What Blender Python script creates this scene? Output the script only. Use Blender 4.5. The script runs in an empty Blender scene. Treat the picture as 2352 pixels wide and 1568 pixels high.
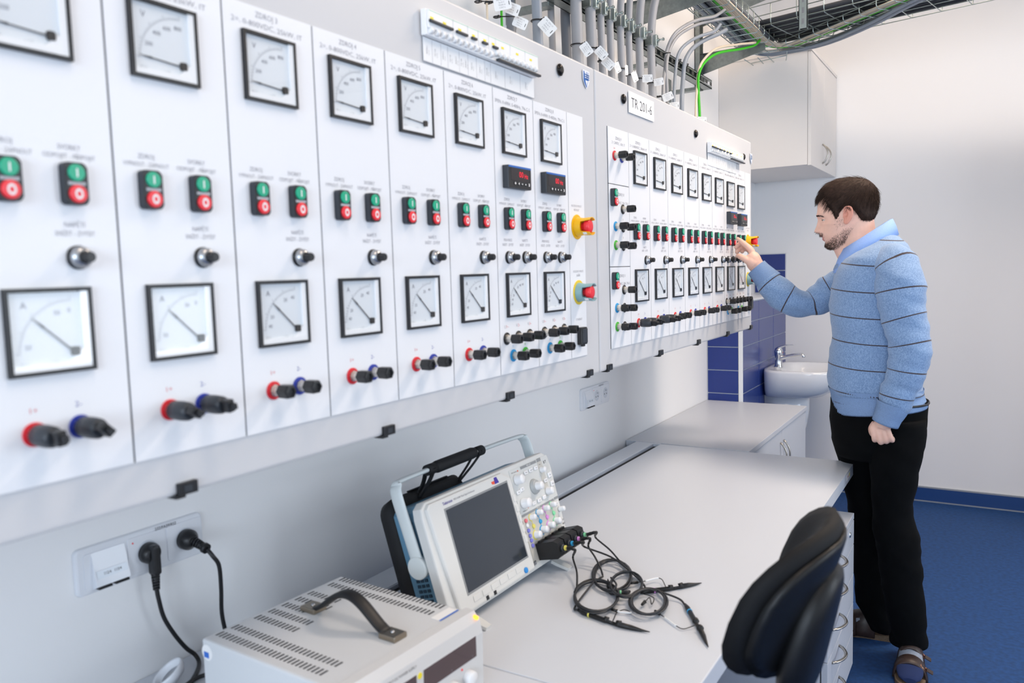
import bpy, bmesh, math, random
from mathutils import Vector, Matrix, Euler
PI = math.pi
S = bpy.context.scene
COL = S.collection
# ------------------------------------------------------------------ camera
FPX = 1813.44
CAM = Vector((1.38, 0.0, 1.49))
ROT = Euler((math.radians(84.93406), math.radians(1.68129), math.radians(31.37075)), 'XYZ').to_matrix()
cd = bpy.data.cameras.new('camera'); cam = bpy.data.objects.new('camera', cd); COL.objects.link(cam)
cam.matrix_world = Matrix.Translation(CAM) @ ROT.to_4x4()
cd.sensor_width = 36.0; cd.lens = FPX / 2352 * 36.0; cd.clip_start = 0.05
cd.dof.use_dof = True; cd.dof.focus_distance = 2.95; cd.dof.aperture_fstop = 4.2
S.camera = cam
# ------------------------------------------------------------------ world, exposure, lights
S.view_settings.view_transform = 'Standard'; S.view_settings.look = 'None'
S.view_settings.exposure = 0.08; S.view_settings.gamma = 1.0; S.view_settings.use_curve_mapping = False
W = bpy.data.worlds.new('world'); S.world = W; W.use_nodes = True
bg = W.node_tree.nodes['Background']; bg.inputs[0].default_value = (0.80, 0.90, 1.0, 1); bg.inputs[1].default_value = 1.0
def area(name, loc, target, sx, sy, power, color):
    l = bpy.data.lights.new(name, 'AREA'); l.shape = 'RECTANGLE'; l.size = sx; l.size_y = sy
    l.energy = power; l.color = color
    o = bpy.data.objects.new(name, l); COL.objects.link(o); o.location = loc
    o.rotation_euler = (Vector(target) - Vector(loc)).to_track_quat('-Z', 'Y').to_euler()
    return o
for yy, pw in ((-1.92, 1.0), (0.45, 6.5), (2.83, 40.0)):      # daylight through the three windows
    area('window_daylight', (4.36, yy, 1.75), (0.0, yy, 1.45), 1.7, 1.5, pw, (0.80, 0.90, 1.0))
area('back_fill_light', (1.9, -2.95, 1.8), (1.4, 3.0, 1.5), 2.6, 1.5, 92, (0.72, 0.85, 1.0))  # added fill from behind, there to brighten the far wall
for xx, yy, pw in ((1.5, 0.6, 9), (1.7, 3.15, 48), (0.85, 4.35, 4.5)):
    area('added_lamp_light', (xx, yy, 3.22), (xx, yy, 0.0), 1.2, 0.5, pw, (1.0, 0.82, 0.66))  # warm fill of the added lamps, out of view

# ------------------------------------------------------------------ calibrated inverse projection (pixel on the photograph -> point on a plane of the room)
def ray(px, py):
    return ROT @ Vector(((px - 1176) / FPX, -(py - 784) / FPX, -1.0))
def at_x(px, py, x):
    d = ray(px, py); return CAM + d * ((x - CAM.x) / d.x)
def at_y(px, py, y):
    d = ray(px, py); return CAM + d * ((y - CAM.y) / d.y)
def at_z(px, py, z):
    d = ray(px, py); return CAM + d * ((z - CAM.z) / d.z)
# ------------------------------------------------------------------ materials
def lin(c):
    return c / 12.92 if c <= 0.04045 else ((c + 0.055) / 1.055) ** 2.4
def rgb(h):
    return tuple(lin(int(h[i:i + 2], 16) / 255) for i in (0, 2, 4)) + (1,)
MATS = {}
def mat(name, hexc, rough=0.5, metal=0.0, bump=None, noise=None, coat=0.0, emit=None, spec=None, scale_vec=None):
    if name in MATS: return MATS[name]
    m = bpy.data.materials.new(name); m.use_nodes = True; nt = m.node_tree; b = nt.nodes['Principled BSDF']
    b.inputs['Base Color'].default_value = rgb(hexc); b.inputs['Roughness'].default_value = rough
    b.inputs['Metallic'].default_value = metal
    if coat: b.inputs['Coat Weight'].default_value = coat; b.inputs['Coat Roughness'].default_value = 0.08
    if spec is not None: b.inputs['Specular IOR Level'].default_value = spec
    if emit:
        b.inputs['Emission Color'].default_value = rgb(emit[0]); b.inputs['Emission Strength'].default_value = emit[1]
    if bump or noise:
        tc = nt.nodes.new('ShaderNodeTexCoord'); mp = nt.nodes.new('ShaderNodeMapping'); nt.links.new(tc.outputs['Object'], mp.inputs['Vector'])
        if scale_vec: mp.inputs['Scale'].default_value = scale_vec
    if noise:      # (scale, amount): mottling of the colour itself
        n = nt.nodes.new('ShaderNodeTexNoise'); n.inputs['Scale'].default_value = noise[0]; n.inputs['Detail'].default_value = 6
        nt.links.new(mp.outputs['Vector'], n.inputs['Vector'])
        mx = nt.nodes.new('ShaderNodeMix'); mx.data_type = 'RGBA'; c = rgb(hexc)
        mx.inputs[6].default_value = tuple(max(0, v * (1 - noise[1])) for v in c[:3]) + (1,)
        mx.inputs[7].default_value = tuple(min(1, v * (1 + noise[1])) for v in c[:3]) + (1,)
        cr = nt.nodes.new('ShaderNodeMapRange'); cr.inputs[1].default_value = 0.3; cr.inputs[2].default_value = 0.7
        nt.links.new(n.outputs['Fac'], cr.inputs[0]); nt.links.new(cr.outputs[0], mx.inputs[0]); nt.links.new(mx.outputs[2], b.inputs['Base Color'])
    if bump:       # (scale, strength, distance)
        n2 = nt.nodes.new('ShaderNodeTexNoise'); n2.inputs['Scale'].default_value = bump[0]; n2.inputs['Detail'].default_value = 4
        nt.links.new(mp.outputs['Vector'], n2.inputs['Vector'])
        bp = nt.nodes.new('ShaderNodeBump'); bp.inputs['Strength'].default_value = bump[1]; bp.inputs['Distance'].default_value = bump[2] if len(bump) > 2 else 0.001
        nt.links.new(n2.outputs['Fac'], bp.inputs['Height']); nt.links.new(bp.outputs[0], b.inputs['Normal'])
    MATS[name] = m; return m
def glassy(name, tint='ffffff', gloss=0.06):
    if name in MATS: return MATS[name]
    m = bpy.data.materials.new(name); m.use_nodes = True; nt = m.node_tree
    for n in list(nt.nodes): nt.nodes.remove(n)
    o = nt.nodes.new('ShaderNodeOutputMaterial'); t = nt.nodes.new('ShaderNodeBsdfTransparent'); t.inputs[0].default_value = rgb(tint)
    g = nt.nodes.new('ShaderNodeBsdfGlossy'); g.inputs['Roughness'].default_value = 0.03
    lw = nt.nodes.new('ShaderNodeLayerWeight'); lw.inputs['Blend'].default_value = 0.5
    pw = nt.nodes.new('ShaderNodeMath'); pw.operation = 'POWER'; nt.links.new(lw.outputs['Facing'], pw.inputs[0]); pw.inputs[1].default_value = 4.0
    f = nt.nodes.new('ShaderNodeMath'); f.operation = 'MULTIPLY_ADD'; nt.links.new(pw.outputs[0], f.inputs[0]); f.inputs[1].default_value = 0.14; f.inputs[2].default_value = gloss * 0.4
    mx = nt.nodes.new('ShaderNodeMixShader'); nt.links.new(f.outputs[0], mx.inputs[0]); nt.links.new(t.outputs[0], mx.inputs[1]); nt.links.new(g.outputs[0], mx.inputs[2])
    nt.links.new(mx.outputs[0], o.inputs['Surface']); MATS[name] = m; return m

# ------------------------------------------------------------------ mesh building
def frame_from(d, up=Vector((0, 0, 1))):
    d = d.normalized(); u = up - d * up.dot(d)
    if u.length < 1e-4: u = Vector((1, 0, 0)) - d * d.x
    if u.length < 1e-4: u = Vector((0, 1, 0))
    u.normalize(); v = d.cross(u); return u, v
TXT = {}
def text_data(s, thin=-0.012, align='CENTER'):
    k = (s, thin, align)
    if k in TXT: return TXT[k]
    c = bpy.data.curves.new('t', 'FONT'); c.body = s; c.size = 1.0; c.align_x = align; c.align_y = 'CENTER'; c.offset = thin; c.resolution_u = 2
    o = bpy.data.objects.new('t', c); COL.objects.link(o)
    dg = bpy.context.evaluated_depsgraph_get(); me = bpy.data.meshes.new_from_object(o.evaluated_get(dg))
    vs = [tuple(v.co) for v in me.vertices]; fs = [tuple(p.vertices) for p in me.polygons]
    bpy.data.objects.remove(o); bpy.data.curves.remove(c); bpy.data.meshes.remove(me)
    TXT[k] = (vs, fs); return TXT[k]
class MB:
    def __init__(s): s.bm = bmesh.new(); s.mi = 0
    def _f(s, vs, smooth=False):
        try:
            f = s.bm.faces.new(vs); f.smooth = smooth; f.material_index = s.mi; return f
        except ValueError: return None
    def box(s, lo, hi, M=None, bev=0.0, seg=2):
        c = [(lo[0], lo[1], lo[2]), (hi[0], lo[1], lo[2]), (hi[0], hi[1], lo[2]), (lo[0], hi[1], lo[2]),
             (lo[0], lo[1], hi[2]), (hi[0], lo[1], hi[2]), (hi[0], hi[1], hi[2]), (lo[0], hi[1], hi[2])]
        vs = [s.bm.verts.new(Vector(p) if M is None else M @ Vector(p)) for p in c]
        fs = [s._f([vs[i] for i in q]) for q in ((0, 3, 2, 1), (4, 5, 6, 7), (0, 1, 5, 4), (1, 2, 6, 5), (2, 3, 7, 6), (3, 0, 4, 7))]
        if bev > 0:
            es = {e for f in fs for e in f.edges}
            bmesh.ops.bevel(s.bm, geom=list(es), offset=bev, segments=seg, affect='EDGES', profile=0.5)
        return s
    def ring_tube(s, pts, rad, n=12, caps=True, smooth=True, flat=1.0, up=None, closed=False):
        pts = [Vector(p) for p in pts]; m = len(pts)
        if not hasattr(rad, '__len__'): rad = [rad] * m
        T = []
        for i in range(m):
            a = pts[i - 1] if (i > 0 or closed) else pts[0]; b = pts[(i + 1) % m] if (i < m - 1 or closed) else pts[-1]
            t = (b - a); T.append(t.normalized() if t.length > 1e-9 else Vector((0, 0, 1)))
        u, v = frame_from(T[0], up or Vector((0, 0, 1))); rings = []
        for i in range(m):
            if i > 0:
                q = T[i - 1].rotation_difference(T[i]); u = q @ u
            u = (u - T[i] * u.dot(T[i])).normalized(); v = T[i].cross(u)
            rings.append([s.bm.verts.new(pts[i] + (u * math.cos(2 * PI * k / n) * flat + v * math.sin(2 * PI * k / n)) * rad[i]) for k in range(n)])
        for i in range(m if closed else m - 1):
            A, B = rings[i], rings[(i + 1) % m]
            for k in range(n): s._f([A[k], A[(k + 1) % n], B[(k + 1) % n], B[k]], smooth)
        if caps and not closed:
            s._f(list(reversed(rings[0]))); s._f(rings[-1])
        return s
    def cyl(s, a, b, r, r2=None, n=20, smooth=True, caps=True):
        return s.ring_tube([a, b], [r, r if r2 is None else r2], n, caps, smooth)
    def lathe(s, prof, M=None, n=24, axis='X', smooth=True, a0=0.0, a1=2 * PI):
        full = abs(a1 - a0 - 2 * PI) < 1e-6; cnt = n if full else n + 1; rings = []
        for (h, r) in prof:
            rg = []
            for k in range(cnt):
                a = a0 + (a1 - a0) * k / n
                p = {'X': (h, r * math.cos(a), r * math.sin(a)), 'Z': (r * math.cos(a), r * math.sin(a), h), 'Y': (r * math.sin(a), h, r * math.cos(a))}[axis]
                p = Vector(p); rg.append(s.bm.verts.new(p if M is None else M @ p))
            rings.append(rg)
        for i in range(len(rings) - 1):
            for k in range(cnt if full else cnt - 1):
                s._f([rings[i][k], rings[i][(k + 1) % cnt], rings[i + 1][(k + 1) % cnt], rings[i + 1][k]], smooth)
        if full:
            if prof[0][1] > 1e-6: s._f(list(reversed(rings[0])))
            if prof[-1][1] > 1e-6: s._f(rings[-1])
        return s
    def prism(s, poly, h0, h1, f, smooth=False, bev=0.0):
        """poly: 2D points; f(a,b,h)->3D"""
        A = [s.bm.verts.new(f(a, b, h0)) for a, b in poly]; B = [s.bm.verts.new(f(a, b, h1)) for a, b in poly]; n = len(poly)
        fs = [s._f(list(reversed(A))), s._f(B)]
        for i in range(n): s._f([A[i], A[(i + 1) % n], B[(i + 1) % n], B[i]], smooth)
        if bev > 0:
            es = list(fs[1].edges); bmesh.ops.bevel(s.bm, geom=es, offset=bev, segments=2, affect='EDGES', profile=0.5)
        return s
    def poly(s, pts):
        s._f([s.bm.verts.new(Vector(p)) for p in pts]); return s
    def text(s, t, c, size, X=Vector((0, 1, 0)), Y=Vector((0, 0, 1)), sx=1.0, width=None, thin=-0.012, align='CENTER'):
        vs, fs = text_data(t, thin, align)
        if not vs: return s
        if width:
            w = max(v[0] for v in vs) - min(v[0] for v in vs); sx = width / (w * size)
        c = Vector(c); V = [s.bm.verts.new(c + X * (v[0] * size * sx) + Y * (v[1] * size)) for v in vs]
        for f in fs: s._f([V[i] for i in f])
        return s
    def grid(s, rows, closed_u=False, smooth=True):
        """rows: list of lists of points"""
        R = [[s.bm.verts.new(Vector(p)) for p in r] for r in rows]
        for i in range(len(R) - 1):
            n = len(R[i])
            for k in range(n if closed_u else n - 1):
                s._f([R[i][k], R[i][(k + 1) % n], R[i + 1][(k + 1) % n], R[i + 1][k]], smooth)
        s.R = R; return s
    def mesh(s, name, mats):
        bmesh.ops.recalc_face_normals(s.bm, faces=s.bm.faces)
        me = bpy.data.meshes.new(name); s.bm.to_mesh(me); s.bm.free()
        for m in (mats if isinstance(mats, (list, tuple)) else [mats]): me.materials.append(m)
        return me
    def build(s, name, mats, parent=None, loc=None):
        return inst(name, s.mesh(name, mats), parent, loc)
def inst(name, me, parent=None, loc=None, M=None, label=None):
    o = bpy.data.objects.new(name, me); COL.objects.link(o)
    if parent is not None: o.parent = parent
    if M is not None: o.matrix_local = M
    elif loc is not None: o.location = loc
    if label: o['label'] = label
    return o
def rrect(w, h, r, n=5, cx=0.0, cy=0.0):
    p = []
    for (sx, sy, a0) in ((1, 1, 0), (-1, 1, 90), (-1, -1, 180), (1, -1, 270)):
        for k in range(n + 1):
            a = math.radians(a0 + 90 * k / n); p.append((cx + sx * (w / 2 - r) + r * math.cos(a), cy + sy * (h / 2 - r) + r * math.sin(a)))
    return p
def tag(o, label, cat, group=None):
    o['label'] = label; o['category'] = cat
    if group: o['group'] = group
    return o
def thing(name, label, cat, loc=(0, 0, 0), group=None, rz=0.0):
    o = bpy.data.objects.new(name, None); COL.objects.link(o); o.location = loc; o.rotation_euler = (0, 0, rz); o.empty_display_size = 0.05
    return tag(o, label, cat, group)
def struct(name, mb, m):
    o = mb.build(name, m); o['kind'] = 'structure'; return o
def PX(a, b, h): return Vector((h, a, b))       # polygons drawn on a plane x = const (a along y, b along z)
def spline(pts, n=8):
    """Catmull-Rom through pts"""
    P = [Vector(p) for p in pts]; out = []
    Q = [P[0] * 2 - P[1]] + P + [P[-1] * 2 - P[-2]]
    for i in range(1, len(Q) - 2):
        for k in range(n):
            t = k / n; a, b, c, d = Q[i - 1], Q[i], Q[i + 1], Q[i + 2]
            out.append(0.5 * ((2 * b) + (c - a) * t + (2 * a - 5 * b + 4 * c - d) * t * t + (3 * b - a - 3 * c + d) * t ** 3))
    out.append(P[-1]); return out
# ================================================================== ROOM
M_wall = mat('painted_wall', 'efeff0', 0.75, bump=(260, 0.25, 0.0006))
M_ceil = mat('ceiling_paint', 'f0e0cf', 0.8)
M_floor = mat('blue_linoleum', '14427a', 0.75, noise=(55, 0.22), bump=(300, 0.08, 0.0004))
M_base = mat('blue_skirting', '163f7c', 0.45)
M_seal = mat('skirting_seal', '8f97a2', 0.6)
M_tile = mat('blue_tile', '1b3480', 0.22, noise=(400, 0.06))
M_grout = mat('white_grout', 'd9dde3', 0.7)
M_trim = mat('white_trim', 'e4e6ea', 0.4)
XR, YB, YF, ZC = 4.4, -3.0, 5.40, 3.35
struct('floor', MB().box((0, YB, -0.1), (XR, YF, 0)), M_floor)
struct('ceiling', MB().box((0, YB, ZC), (XR, YF, ZC + 0.1)), M_ceil)
struct('wall_left', MB().box((-0.1, YB, 0), (0, YF, ZC)), M_wall)
struct('wall_far', MB().box((-0.1, YF, 0), (XR, YF + 0.1, ZC)), M_wall)
# right wall and back wall with window openings
def holed_wall(axis, pos, thick, a0, a1, z1, holes):
    b = MB(); edges = sorted([a0, a1] + [h for q in holes for h in q[:2]])
    for i in range(len(edges) - 1):
        u0, u1 = edges[i], edges[i + 1]; hole = next((q for q in holes if q[0] <= u0 and q[1] >= u1), None)
        spans = [(0, z1)] if hole is None else [(0, hole[2]), (hole[3], z1)]
        for (q0, q1) in spans:
            if axis == 'x': b.box((pos, u0, q0), (pos + thick, u1, q1))
            else: b.box((u0, pos, q0), (u1, pos + thick, q1))
    return b
holes = [(-2.85, -1.0, 0.95, 2.6), (-0.48, 1.38, 0.95, 2.6), (1.90, 3.76, 0.95, 2.6)]
struct('wall_right', holed_wall('x', XR, 0.15, YB, YF, ZC, holes), M_wall)
struct('wall_back', holed_wall('y', YB - 0.15, 0.15, 0, XR, ZC, [(0.5, 3.3, 0.95, 2.6)]), M_wall)
M_frame = mat('window_frame_white', 'eef0f2', 0.35); M_pane = glassy('window_pane')
for i, (a, b_, z0, z1) in enumerate(holes):
    f = MB(); x0, x1 = XR + 0.06, XR + 0.12
    for (y0, y1, q0, q1) in ((a, a + 0.06, z0, z1), (b_ - 0.06, b_, z0, z1), (a, b_, z0, z0 + 0.06), (a, b_, z1 - 0.06, z1), ((a + b_) / 2 - 0.04, (a + b_) / 2 + 0.04, z0, z1)):
        f.box((x0, y0, q0), (x1, y1, q1))
    w = struct('window_%d' % (i + 1), f, M_frame)
    MB().box((XR + 0.085, a + 0.05, z0 + 0.05), (XR + 0.091, b_ - 0.05, z1 - 0.05)).build('pane', M_pane, w)
f = MB()
for (x0, x1, q0, q1) in ((0.5, 0.56, 0.95, 2.6), (3.24, 3.3, 0.95, 2.6), (0.5, 3.3, 0.95, 1.01), (0.5, 3.3, 2.54, 2.6), (1.86, 1.94, 0.95, 2.6)):
    f.box((x0, YB - 0.12, q0), (x1, YB - 0.06, q1))
w = struct('window_4', f, M_frame)
MB().box((0.55, YB - 0.095, 1.0), (3.25, YB - 0.089, 2.55)).build('pane', M_pane, w)
# skirting of welded lino, far wall
b = MB().box((0.2, YF - 0.012, 0.0), (XR, YF, 0.085), bev=0.003)
bo = struct('baseboard_far', b, M_base)
MB().box((0.2, YF - 0.014, 0.085), (XR, YF, 0.092)).build('seal_strip', M_seal, bo)
MB().box((0.2, YF - 0.02, 0.0), (XR, YF - 0.012, 0.006)).build('weld_line', M_seal, bo)
# tiled boxing in front of the far left corner, with a ledge
TX, TY0, TZ = 0.20, 4.345, 1.29
core = struct('trim_1', MB().box((0, TY0 + 0.006, 0), (TX - 0.006, YF, TZ - 0.006)), M_grout)
t = MB()
th, tg = 0.1305, 0.005                       # tile height and grout
z = 0.6475
rows = []
zz = z
while zz < TZ - 0.02:
    rows.append((zz, min(zz + th - tg, TZ - 0.012))); zz += th
zz = z - th
while zz > -th:
    rows.append((max(zz, 0.0), zz + th - tg)); zz -= th
for (q0, q1) in rows:
    t.box((0.006, TY0, q0), (TX - 0.024, TY0 + 0.008, q1), bev=0.0012, seg=1)
t.build('front_tiles', M_tile, core)
t = MB()
for (q0, q1) in rows:
    y = TY0 + 0.006
    while y < YF:
        t.box((TX - 0.008, y + (0 if y > TY0 + 0.01 else 0.006), q0), (TX, min(y + 0.350, YF), q1), bev=0.0012, seg=1); y += 0.355
t.build('side_tiles', M_tile, core)
MB().box((TX - 0.022, TY0 - 0.002, 0), (TX + 0.002, TY0 + 0.008, TZ), bev=0.003).build('corner_strip', M_trim, core)
MB().box((0, TY0 - 0.002, TZ - 0.006), (TX + 0.003, YF, TZ + 0.004), bev=0.002).build('ledge', M_trim, core)
up = struct('trim_2', MB().box((0, YF - 0.012, TZ + 0.004), (TX + 0.004, YF, 1.558)), M_grout)
t = MB()
for (q0, q1) in ((TZ + 0.012, TZ + 0.152), (TZ + 0.158, 1.552)):
    t.box((0.006, YF - 0.02, q0), (TX, YF - 0.012, q1), bev=0.0012, seg=1)
t.build('wall_tiles', M_tile, up)
# ceiling lamps outside the frame, added as a source of warm light
M_lamp = mat('added_lamp_diffuser', 'fff2e2', 0.4, emit=('ffe6cc', 2.0))
for i, (xx, yy) in enumerate(((1.5, 0.6), (1.7, 3.15), (0.85, 4.35))):
    l = thing('added_ceiling_lamp', 'white rectangular ceiling lamp above the ' + ('desk, nearer the camera', 'standing man, in the middle of the room', 'wall cupboard, nearest the far wall')[i], 'lamp', (xx, yy, ZC))
    MB().box((-0.65, -0.3, -0.05), (0.65, 0.3, 0.0)).build('housing', M_trim, l)
    MB().box((-0.6, -0.25, -0.06), (0.6, 0.25, -0.05)).build('diffuser', M_lamp, l)

# unseen tall cupboard, added to shade the right part of the far wall
M_ward = mat('shading_cupboard_laminate', 'cfd0d2', 0.45)
wd = thing('shading_cupboard', 'tall pale grey cupboard against the far wall, right of the man', 'cupboard', (1.85, 4.80, 0))
MB().box((0, 0, 0), (0.9, 0.59, 2.15), bev=0.002).build('body', M_ward, wd)
for k in range(2):
    d = MB().box((0.004 + k * 0.448, -0.019, 0.05), (0.448 + k * 0.448, -0.001, 2.14), bev=0.001).build('door', M_ward, wd)
    MB().ring_tube([(0.415 + k * 0.07, -0.019, 1.0), (0.415 + k * 0.07, -0.045, 1.03), (0.415 + k * 0.07, -0.045, 1.12), (0.415 + k * 0.07, -0.019, 1.15)], 0.005, 8).build('handle', mat('brushed_handle_metal', 'b9b4ac', 0.3, metal=1.0), d)
# ================================================================== CONTROL CABINETS
XP = 0.48
M_cab = mat('cabinet_grey_enamel', 'cdced1', 0.45, bump=(900, 0.1, 0.0003))
M_plate = mat('panel_white_laminate', 'eceef2', 0.38)
M_gap = mat('panel_gap_shade', '16151f', 0.6)
M_blk = mat('black_plastic', '17181b', 0.38)
M_blk2 = mat('charcoal_plastic', '2c3138', 0.45)
M_dial = mat('meter_dial_white', 'dfe5ea', 0.5)
M_dialframe = mat('white_cover_highlight', 'f4f6f8', 0.25, coat=0.5)
M_print = mat('printed_grey_ink', '85868f', 0.7)
M_printd = mat('printed_dark_ink', '3c3d45', 0.7)
M_red = mat('red_print', 'd8202e', 0.5); M_blue = mat('blue_print', '1f35a0', 0.5)
M_needle = mat('needle_dark', '2b2f38', 0.5)
M_hub = mat('needle_hub', '1a1613', 0.4)
M_green = mat('green_button', '0aa880', 0.35); M_redb = mat('red_button', 'ee2f3a', 0.35); M_white = mat('white_mark', 'f4f4f4', 0.5)
M_chrome = mat('chrome', 'd9dbde', 0.16, metal=1.0)
M_satin = mat('satin_metal', 'b4b7bb', 0.32, metal=1.0)
M_cyan = mat('light_blue_ring', '1f9bd8', 0.5); M_lime = mat('green_ring', '3fb52e', 0.5)
M_yel = mat('safety_yellow', 'f0b800', 0.42); M_yel2 = mat('pale_yellow_disc', 'e8c93a', 0.5); M_teal = mat('grey_teal_shroud', '86aeb4', 0.4)
M_glass = glassy('meter_glass')
M_bluestrip = mat('blue_strip', '2565b5', 0.4)
M_disp = mat('dark_red_display', '241a1c', 0.25); M_led = mat('red_led', 'ff1030', 0.4, emit=('ff1038', 0.9))
M_yelmark = mat('yellow_mark', 'f2e02a', 0.5); M_breaker = mat('breaker_white', 'f0f1f2', 0.4)

# ---- shared prototypes (meshes): local X out of the panel, Y along, Z up
def meter_meshes():
    w = 0.096; d = {}
    b = MB(); e = 0.0042
    for (y0, y1, z0, z1) in ((0, e, 0, w), (w - e, w, 0, w), (e, w - e, 0, e), (e, w - e, w - e, w)): b.box((0, y0, z0), (0.0065, y1, z1))
    b.box((0, e, e), (0.0008, w - e, w - e)); d['bezel'] = b.mesh('meter_bezel', M_blk)
    d['dial'] = MB().box((0.0008, 0.005, 0.005), (0.0016, w - 0.005, w - 0.005)).mesh('dial', M_dial)
    b = MB(); b.box((0.0016, w - 0.0125, 0.0045), (0.0052, w - 0.0045, w - 0.0045)); b.box((0.0016, 0.0045, 0.0045), (0.0052, w - 0.0125, 0.0115))  # white strips paint the highlight on the clear cover's bevel
    b.prism([(w - 0.0125, 0.0115), (w - 0.0125, 0.027), (w - 0.031, 0.0115)], 0.0016, 0.0048, PX)
    d['cover'] = b.mesh('dial_cover', M_dialframe)
    d['glass'] = MB().box((0.0055, 0.0045, 0.0045), (0.0062, w - 0.0045, w - 0.0045)).mesh('glass', M_glass)
    def arc(a0, a1, step, major):
        b = MB(); cy, cz = 0.072, 0.023; R0 = 0.058; a = a0; i = 0
        while a <= a1 + 0.1:
            r = math.radians(a); L = 0.005 if i % major == 0 else 0.0028; c, s_ = math.cos(r), math.sin(r); hw = 0.00028
            b.poly([(0.0018, cy + c * q - s_ * k * hw, cz + s_ * q + c * k * hw) for q, k in ((R0, -1), (R0 + L, -1), (R0 + L, 1), (R0, 1))]); a += step; i += 1
        b2 = b; n = 24
        for k in range(n):
            A = math.radians(a0 + (a1 - a0) * k / n); B = math.radians(a0 + (a1 - a0) * (k + 1) / n)
            b2.poly([(0.0018, cy + math.cos(q) * rr, cz + math.sin(q) * rr) for q, rr in ((A, R0 - 0.0003), (B, R0 - 0.0003), (B, R0), (A, R0))])
        return b2
    def scale(sym, nums):
        b = arc(90, 178, 4.4, 5)
        b.text(sym, (0.0018, 0.021, 0.077), 0.011, thin=0.0)
        for a, tx in nums:
            r = math.radians(a); b.text(tx, (0.0018, 0.072 + math.cos(r) * 0.050, 0.023 + math.sin(r) * 0.047), 0.0075, thin=-0.002)
        b.text('~ 1,5', (0.0018, 0.05, 0.0135), 0.0045); b.text('IEC 51', (0.0018, 0.018, 0.0135), 0.0035)
        return b.mesh('dial_scale', mat('scale_ink', '686b78', 0.7))
    d['v'] = scale('V', ((155, '200'), (132, '400'), (112, '600'), (93, '800')))
    d['v2'] = scale('V', ((158, '100'), (137, '200'), (115, '300'), (95, '400')))
    d['a50'] = scale('A', ((170, '50'), (108, '50'), (92, '0')))
    d['a'] = scale('A', ((172, '40'), (155, '20'), (112, '20'), (95, '40')))
    d['a2'] = scale('A', ((174, '60'), (162, '40'), (150, '20'), (120, '20'), (107, '40'), (94, '60')))
    def needle(ang):
        b = MB(); r = math.radians(ang); c, s_ = math.cos(r), math.sin(r); cy, cz = 0.072, 0.023
        def P(q, k, x): return (x, cy + c * q - s_ * k, cz + s_ * q + c * k)
        for q0, q1, h0, h1 in ((0.0, 0.046, 0.0009, 0.0007), (0.043, 0.060, 0.0014, 0.0001)):
            b.bm.faces.ensure_lookup_table()
            vs = [b.bm.verts.new(Vector(P(q, k, x))) for x in (0.0026, 0.0032) for q, k in ((q0, -h0), (q1, -h1), (q1, h1), (q0, h0))]
            for q in ((0, 1, 2, 3), (4, 5, 6, 7), (0, 1, 5, 4), (1, 2, 6, 5), (2, 3, 7, 6), (3, 0, 4, 7)): b._f([vs[i] for i in q])
        return b.mesh('needle', M_needle)
    d['n0'] = needle(176); d['n1'] = needle(137)
    d['hub'] = MB().prism(rrect(0.009, 0.010, 0.002, 3, 0.0735, 0.0235), 0.0018, 0.0054, PX).mesh('pivot_hub', M_hub)
    return d
MM = meter_meshes()
def place_meter(cab, y, z, kind, scale):
    o = inst('voltmeter' if kind == 'v' else 'ammeter', MM['bezel'], cab, (XP, y, z))
    inst('dial', MM['dial'], o); inst('dial_scale', MM[scale], o); inst('needle', MM['n0' if kind == 'v' else 'n1'], o)
    inst('pivot_hub', MM['hub'], o); inst('dial_cover', MM['cover'], o); inst('glass', MM['glass'], o)
b = MB(); b.prism(rrect(0.0275, 0.0475, 0.0055), 0, 0.0105, PX, bev=0.0018)
ME_sw = b.mesh('push_button_switch', M_blk2)
ME_swface = MB().prism(rrect(0.0245, 0.0445, 0.0045), 0.0105, 0.0112, PX).mesh('face_plate', M_blk)
ME_g = MB().lathe([(0.011, 0.0100), (0.0128, 0.0098), (0.0135, 0.0085)], Matrix.Translation((0, 0, 0.0118)), 20).mesh('green_button', M_green)
ME_r = MB().lathe([(0.011, 0.0103), (0.0138, 0.0101), (0.0146, 0.0088)], Matrix.Translation((0, 0, -0.0118)), 20).mesh('red_button', M_redb)
ME_I = MB().box((0.0135, -0.0009, 0.0070), (0.0138, 0.0009, 0.0166)).mesh('on_mark', M_white)
b = MB(); n = 20
for k in range(n):
    A, B = 2 * PI * k / n, 2 * PI * (k + 1) / n
    b.poly([(0.0148, math.cos(q) * r, -0.0118 + math.sin(q) * r * 1.25) for q, r in ((A, 0.0026), (B, 0.0026), (B, 0.0048), (A, 0.0048))])
ME_O = b.mesh('off_mark', M_white)
b = MB().box((0.0112, -0.010, -0.0017), (0.0118, 0.010, 0.0017))
ME_mid = b.mesh('label_strip', mat('switch_label_grey', 'aeb4ba', 0.5))
def place_switch(cab, y, z=1.6035):
    o = inst('push_button_switch', ME_sw, cab, (XP, y, z)); inst('face_plate', ME_swface, o)
    g = inst('green_button', ME_g, o); inst('on_mark', ME_I, o); inst('red_button', ME_r, o); inst('off_mark', ME_O, o); inst('label_strip', ME_mid, o)
ME_pb = MB().lathe([(0, 0.0138), (0.0025, 0.0138), (0.003, 0.0128)], n=24).mesh('base_ring', M_blk)
ME_pd = MB().lathe([(0.0025, 0.0128), (0.009, 0.0124), (0.0125, 0.0108), (0.0145, 0.0076)], n=24).mesh('dome', M_satin)
b = MB(); n = 20
prof = []
for (h, rr) in ((0.0135, 0.0078), (0.017, 0.0078), (0.018, 0.0066), (0.0265, 0.0064), (0.0275, 0.0056)): prof.append((h, rr))
rows = [[(h, math.cos(2 * PI * k / n) * rr * (1.0 if k % 2 else 0.86), math.sin(2 * PI * k / n) * rr * (1.0 if k % 2 else 0.86)) for k in range(n)] for h, rr in prof]
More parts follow.
